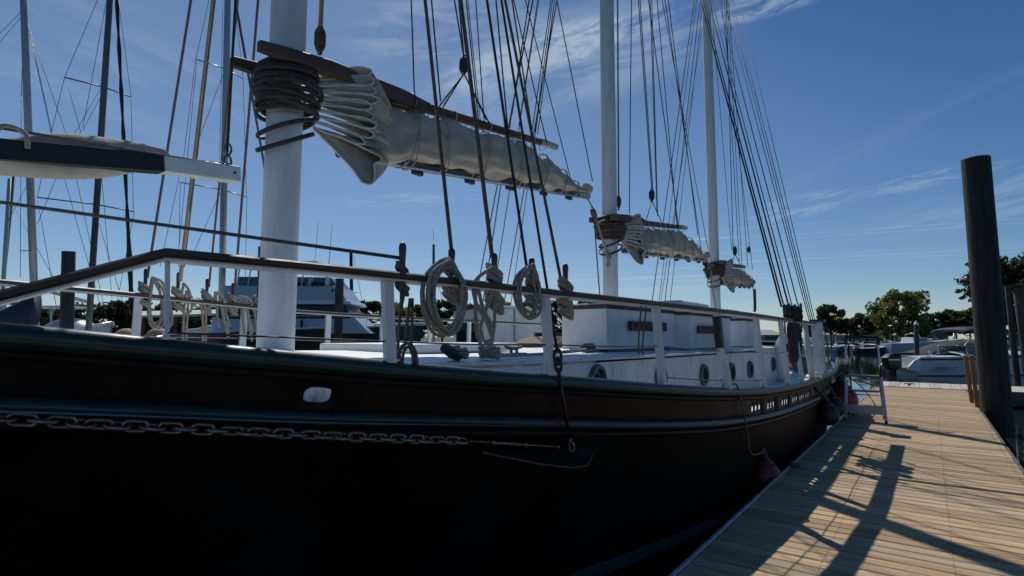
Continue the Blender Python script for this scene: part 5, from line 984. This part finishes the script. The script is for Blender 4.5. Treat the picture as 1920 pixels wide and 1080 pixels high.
for x in (470, 490, 560, 585): mb = MB(); mb.tube([fr((x-355)*k, -1.3, yz(541)), fr((x-350)*k, -1.3, yz(498))], .03, 6); obj('hardtop_post', mb, 'gel_white', t, True)
for x0, y0, x1, y1 in ((590, 497, 597, 412), (616, 500, 623, 418)): mb = MB(); mb.tube([at_d(x0, y0, Z), at_d(x1, y1, Z)], [.022, .01], 5); obj('antenna', mb, 'gel_white', t, True)
mb = MB(); mb.box(fr((591-355)*k, -1.50, yz(611)), (.12, .08, .42), (fr.x, fr.y, z1)); obj('hanging_fender', mb, 'black_rubber', t, bevel=.03)
pts = smooth([fr((x-355)*k, -1.19, yz(y)) for x, y in ((592, 554), (595, 549), (597, 556), (600, 549), (603, 555), (605, 545), (607, 553), (610, 550))], 4); mb = MB(); mb.tube(pts, .022, 5); obj('script_lettering', mb, 'ink', fb, True)
mb = MB()
for x, y in ((639, 549), (645, 549), (648, 554)): mb.box(fr((x-355)*k, -1.16, yz(y)), (.09, .05, .11), (fr.x, fr.y, z1))
obj('instrument_panel', mb, 'ink', fb)
mb = MB(); mb.tube([fr((x-355)*k, -1.5*min(1, (716-x)/110), yz(y)) for x, y in ((450, 595), (560, 595), (640, 594), (690, 593), (712, 590))], .02, 5)
for x, y in ((560, 622), (600, 620), (657, 618), (690, 615)): mb.tube([fr((x-355)*k, -1.5*min(1, (716-x)/110), yz(y)), fr((x-352)*k, -1.5*min(1, (716-x)/110), yz(594))], .016, 5)
obj('bow_rail', mb, 'alu', t, True)
# green hulled boat and white pilothouse boat further right
Z = 28; o = gp(610, Z, 0); fr = Fr(o, rt); t = thing('workboat', o, 'dark green hulled workboat bow seen through the rope coils', 'boat'); Lg = (797-610)*Z/FPX; rs, h = boat_hull(t, fr, Lg, 2.2, zrow(612, Z), 'hull_green', bow=.04, stripe='gel_white', rake=.9, deck_m='gel_white')
mb = MB()
for u in (.55, .68, .8, .9, .97): mb.tube([fr(Lg*u, -1.0*(1-u)**.6, zrow(612, Z)), fr(Lg*u, -1.0*(1-u)**.6, zrow(598, Z))], .02, 5)
mb.tube([fr(Lg*u, -1.0*(1-u)**.6, zrow(598, Z)) for u in (.3, .55, .8, .97)], .02, 5); obj('bow_rail', mb, 'gel_white', t, True)
Z = 16.5; k = Z/FPX; t = thing('houseboat', gp(930, Z, 0), 'white pilothouse with brown roof edge on a boat behind the twisted hank', 'boat')
A_ = gp(907, Z-.6, 0); Bq = gp(1034, Z+.6, 0); Cq = gp(852, Z+1.2, 0); Dq = Bq+(Cq-A_); zt_, zb_ = zrow(577, Z), 1.6
def wallq(name, P, Q, za, zb2, m, par=None, off=0, th=.06):
    P = np.asarray(P, float)*V(1, 1, 0); Q = np.asarray(Q, float)*V(1, 1, 0); n_ = unit(np.cross(Q-P, V(0, 0, 1))); n_ = n_ if np.dot(n_, CAM-P) > 0 else -n_; mb = MB(); c = (P+Q)/2+n_*off; mb.box(V(c[0], c[1], (za+zb2)/2), (np.linalg.norm(Q-P), th, zb2-za), (unit(Q-P), n_, z1)); return obj(name, mb, m, par or t)
wallq('wall', A_, Bq, zb_, zt_-.05, 'house_white'); wallq('wall', A_, Cq, zb_, zt_, 'house_white'); wallq('wall', Bq, Dq, zb_, zt_-.05, 'house_white')
wallq('doorway', A_+(Cq-A_)*.12, A_+(Cq-A_)*.85, zb_, zrow(601, Z), 'glass', off=.04)
for f_ in (.42,): p = A_+(Bq-A_)*f_; wallq('batten', p, p+(Bq-A_)*.012, zb_, zt_-.06, 'roof_grey', off=.04)
mb = MB(); cx = (A_+Bq+Cq+Dq)/4; mb.prism([V(*(cx+(p-cx)*1.05)[:2], zt_-(.0 if i in (0, 3) else .04)) for i, p in enumerate((A_, Bq, Dq, Cq))], (0, 0, .07)); obj('roof', mb, 'white_plain', t)
wallq('roof_trim', A_-(Bq-A_)*.03, Cq, zt_-.06, zt_+.06, 'wood_red', off=.09)
fr = Fr(gp(850, Z, 0)-rt*.8, rt); boat_hull(t, fr, 5.2, 2.8, 1.55, 'hull_brown')
# covered dinghies, inflatable, boathouse roof at left
for px0, px1, y0, y1, lab in ((224, 254, 615, 636, 'tan tarpaulin mound left of the white rail post'), (283, 313, 614, 636, 'tan tarpaulin mound below the leftmost coil')):
    Z = 24; a = gp(px0, Z, zrow(y1, Z)); b = gp(px1, Z, zrow(y1, Z)); fr = Fr(V(a[0], a[1], 0), rt); L = np.linalg.norm(b-a); t = thing('covered_dinghy', fr.o, lab, 'boat', 'boats under tan covers'); boat_hull(t, fr, L, 1.3, zrow(y1, Z), 'gel_white', bow=.05); cover(t, fr, 0, L, .7, zrow(y1, Z), zrow(y0, Z)-zrow(y1, Z), 'tarp_tan', peak=.5)
Z = 23; t = thing('inflatable_dinghy', gp(360, Z, 0), 'grey inflatable dinghy carried on deck behind the far rail coils', 'dinghy'); mb = MB(); a = gp(352, Z, zrow(625, Z)); b = gp(410, Z, zrow(618, Z)); mb.tube(smooth([a, a+(b-a)*.4, a+(b-a)*.8+V(0, 0, .05), b+fh*.5, a+(b-a)*.8+fh*1.0, a+fh*1.0], 5), .17, 10); obj('tube', mb, 'mast_grey', t, True); mb = MB(); mb.box((a+b)/2+fh*.5-V(0, 0, .05), (1.0, .9, .06), (rt, fh, z1)); obj('floor', mb, 'mast_dark', t); mb = MB(); mb.tube([gp(395, Z, zrow(600, Z)), gp(406, Z, zrow(614, Z))], .02); obj('painter', mb, 'gel_white', t, True)
Z = 30; t = thing('boathouse', gp(340, Z, 0), 'open boathouse with long pale roof behind the far rail coils', 'boathouse'); mb = MB(); P = [gp(262, Z, zrow(596, Z)), gp(470, Z, zrow(590, Z)), gp(470, Z+3, zrow(578, Z)), gp(262, Z+3, zrow(583, Z))]; mb.prism(P, (0, 0, .12)); obj('roof', mb, 'wall_pale', t)
for px in (270, 330, 400, 460): mb = MB(); mb.box(gp(px, Z+.5, 1.3), (.12, .12, zrow(596, Z)*2-2.6)); obj('post', mb, 'pile_wood', t)
mb = MB(); mb.box(gp(366, Z+1.5, 1.0), (6.2, 3.2, .2), (rt, fh, z1)); obj('floor', mb, 'dock_grey', t)

# ------------------------------------------------------------------ buildings and trees
def house(px0, px1, Z, yb, ye, yr, wm, rm, label, depth=8, wins=0):
    a = gp(px0, Z, 0); b = gp(px1, Z, 0); L = np.linalg.norm(b-a); fr = Fr(a, rt); t = thing('shore_building', (a+b)/2, label, 'building', 'buildings on the shore'); z0, ze, zr_ = max(.6, zrow(yb, Z)), zrow(ye, Z), zrow(yr, Z)
    mb = MB(); mb.box(fr(L/2, depth/2, (z0+ze)/2), (L, depth, ze-z0), (fr.x, fr.y, z1)); wl = obj('wall', mb, wm, t)
    mb = MB(); o_ = .4; mb.add([fr(-o_, -o_, ze), fr(L+o_, -o_, ze), fr(L+o_, depth+o_, ze), fr(-o_, depth+o_, ze), fr(L*.12, depth/2, zr_), fr(L*.88, depth/2, zr_)], [(0, 1, 5, 4), (1, 2, 5), (2, 3, 4, 5), (3, 0, 4), (0, 3, 2, 1)]); obj('roof', mb, rm, t)
    for i in range(wins):
        c = fr(L*(i+.5)/wins, -.03, z0+(ze-z0)*.55); mb = MB(); mb.box(c, (L/wins*.5, .08, (ze-z0)*.35), (fr.x, fr.y, z1)); wn = obj('window', mb, 'glass', wl)
    return t
house(1431, 1466, 150, 640, 628, 618, 'wall_grey', 'roof_grey', 'grey waterside building seen past the aft stanchions', 10, 4)
house(1624, 1654, 120, 640, 624, 612, 'wall_grey', 'roof_grey', 'house with grey gable roof behind the far boats left of the olive tree', 8, 2)
house(1722, 1775, 116, 642, 628, 613, 'wall_grey', 'roof_grey', 'low house with pale roof under the trees left of the navy bimini', 8, 4)
house(1566, 1590, 122, 640, 628, 616, 'wall_pale', 'roof_grey', 'small pale house behind the stern trees', 8, 2)
def tree(px, ytop, hw_px, Z, leaf, label, seed, ybase=None, dens=1.0, group='trees on the shore', size=.30, lift=.22):
    if Z < 100: Z *= 1.45
    q = np.random.default_rng(seed); base = gp(px, Z, .9); top = zrow(ytop, Z); H = top-base[2]; R_ = hw_px*Z/FPX; t = thing('shore_tree', base, label, 'tree', group)
    mb = MB(); tr = max(.12, H*.028); pts = smooth([base, base+V(q.normal(0, .1), q.normal(0, .1), H*.25), base+V(q.normal(0, .3), q.normal(0, .3), H*.55)], 3); mb.tube(pts, np.linspace(tr, tr*.5, len(pts)), 7); lobes = []
    nl = 18+int(R_*2.6)
    for i in range(nl):
        a = q.uniform(0, 6.283); rr = R_*math.sqrt(q.uniform(.02, 1))*.84; hz = H*(lift+(1-lift)*q.uniform(.16, .95)); env = math.sqrt(max(.08, 1-((hz/H-.58)/.52)**2)); c = base+V(rr*env*math.cos(a), rr*env*math.sin(a), hz); lr = R_*q.uniform(.17, .33)*(.75+.25*env)
        if c[2]+lr*.8 > top: c[2] = top-lr*.8
        lobes.append((c, lr)); s0 = base+V(0, 0, H*q.uniform(.2, .45)); mb.tube(smooth([s0, (s0+c)/2+V(0, 0, -.05*H), c], 3), np.linspace(tr*.45, tr*.12, 7), 5)
    obj('trunk', mb, 'bark', t, True)
    v = []; f = []; sc = size*Z/70
    for c, lr in lobes:
        n = int(125*dens*(lr/sc/3.2)**1.6)+60; d = q.normal(size=(n, 3)); d /= np.linalg.norm(d, axis=1)[:, None]; rad = lr*q.uniform(.35, 1.12, n)[:, None]*(1+.25*np.sin(d[:, :1]*5+c[0])); P = c+d*rad*V(1, 1, .75)
        a1 = q.normal(size=(n, 3)); a1 /= np.linalg.norm(a1, axis=1)[:, None]; a2 = np.cross(a1, q.normal(size=(n, 3))); a2 /= np.linalg.norm(a2, axis=1)[:, None]; s1 = sc*q.uniform(.5, 1.25, n)[:, None]
        k0 = len(v); quad = np.stack([P-a1*s1, P+a2*s1*.55, P+a1*s1, P-a2*s1*.55], 1).reshape(-1, 3); v += quad.tolist(); f += [(k0+4*i, k0+4*i+1, k0+4*i+2, k0+4*i+3) for i in range(n)]
    mbx = MB(); mbx.v = [tuple(p) for p in v]; mbx.f = f; obj('crown', mbx, leaf, t, False, False); return t
tree(1556, 570, 34, 72, 'leaf_dark', 'dense dark tree just right of the schooner stern rigging', 11)
tree(1592, 598, 24, 80, 'leaf_dark', 'small dark tree between the stern tree and the airy tree', 12)
tree(1622, 588, 30, 78, 'leaf_mid', 'airy tree with open crown behind the step ladder', 13, dens=.45)
tree(1692, 546, 60, 70, 'leaf_olive', 'large olive green spreading tree on the right shore', 114, dens=.75, lift=.0)
tree(1748, 588, 32, 82, 'leaf_dark', 'dark round tree right of the olive tree', 15); tree(1786, 582, 32, 84, 'leaf_mid', 'mid green tree behind the navy bimini', 16); tree(1815, 578, 30, 80, 'leaf_mid', 'mid green tree touching the big piling', 17); tree(1850, 580, 30, 86, 'leaf_dark', 'dark tree hidden behind the big piling', 18)
tree(1906, 474, 84, 70, 'leaf_dark', 'very tall dark tree at the right edge behind the pilings', 19, size=.36, lift=.1); tree(1960, 500, 50, 74, 'leaf_dark', 'tall dark tree cut by the right edge', 20)
tree(1530, 612, 22, 150, 'leaf_dark', 'far dark tree beyond the stern posts', 21); tree(1660, 612, 30, 95, 'leaf_dark', 'low dark tree behind the house with grey gable', 22); tree(1715, 606, 30, 95, 'leaf_dark', 'low dark tree behind the pale roofed house', 23)
words = ['leftmost', 'second', 'third', 'fourth', 'fifth', 'sixth', 'seventh', 'eighth', 'ninth', 'tenth', 'eleventh', 'twelfth', 'thirteenth', 'fourteenth', 'fifteenth', 'sixteenth', 'seventeenth', 'eighteenth', 'nineteenth', 'twentieth', 'last but one', 'last']
i = 0
for px, yt, hw in ((-20, 580, 50), (45, 582, 45), (100, 576, 45), (150, 570, 45), (200, 563, 45), (245, 560, 42), (290, 565, 42), (335, 570, 45), (395, 574, 45), (455, 576, 45), (520, 574, 48), (590, 572, 45), (650, 574, 38), (690, 563, 32), (735, 566, 34), (780, 570, 36), (830, 562, 36), (880, 568, 36), (930, 563, 34), (985, 566, 36), (1040, 562, 38), (1105, 562, 36)):
    tree(px, yt, hw, 128+6*math.sin(px), ('leaf_dark', 'leaf_mid', 'leaf_olive', 'leaf_dark')[(i*7) % 4], 'green tree of the distant shore seen past the rail, %s from left' % words[i], 40+i, group='tree row on the far shore', size=.24, lift=.02, dens=.8); i += 1
for j, (px, yt, hw) in enumerate(((1175, 580, 40), (1260, 588, 45), (1340, 592, 45))):
    tree(px, yt, hw, 140, 'leaf_dark', 'low distant tree %s' % ('showing above the front deckhouse', 'behind the middle deckhouse', 'behind the mizzen')[j], 80+j, group='tree row on the far shore', size=.24, lift=.02, dens=.8)
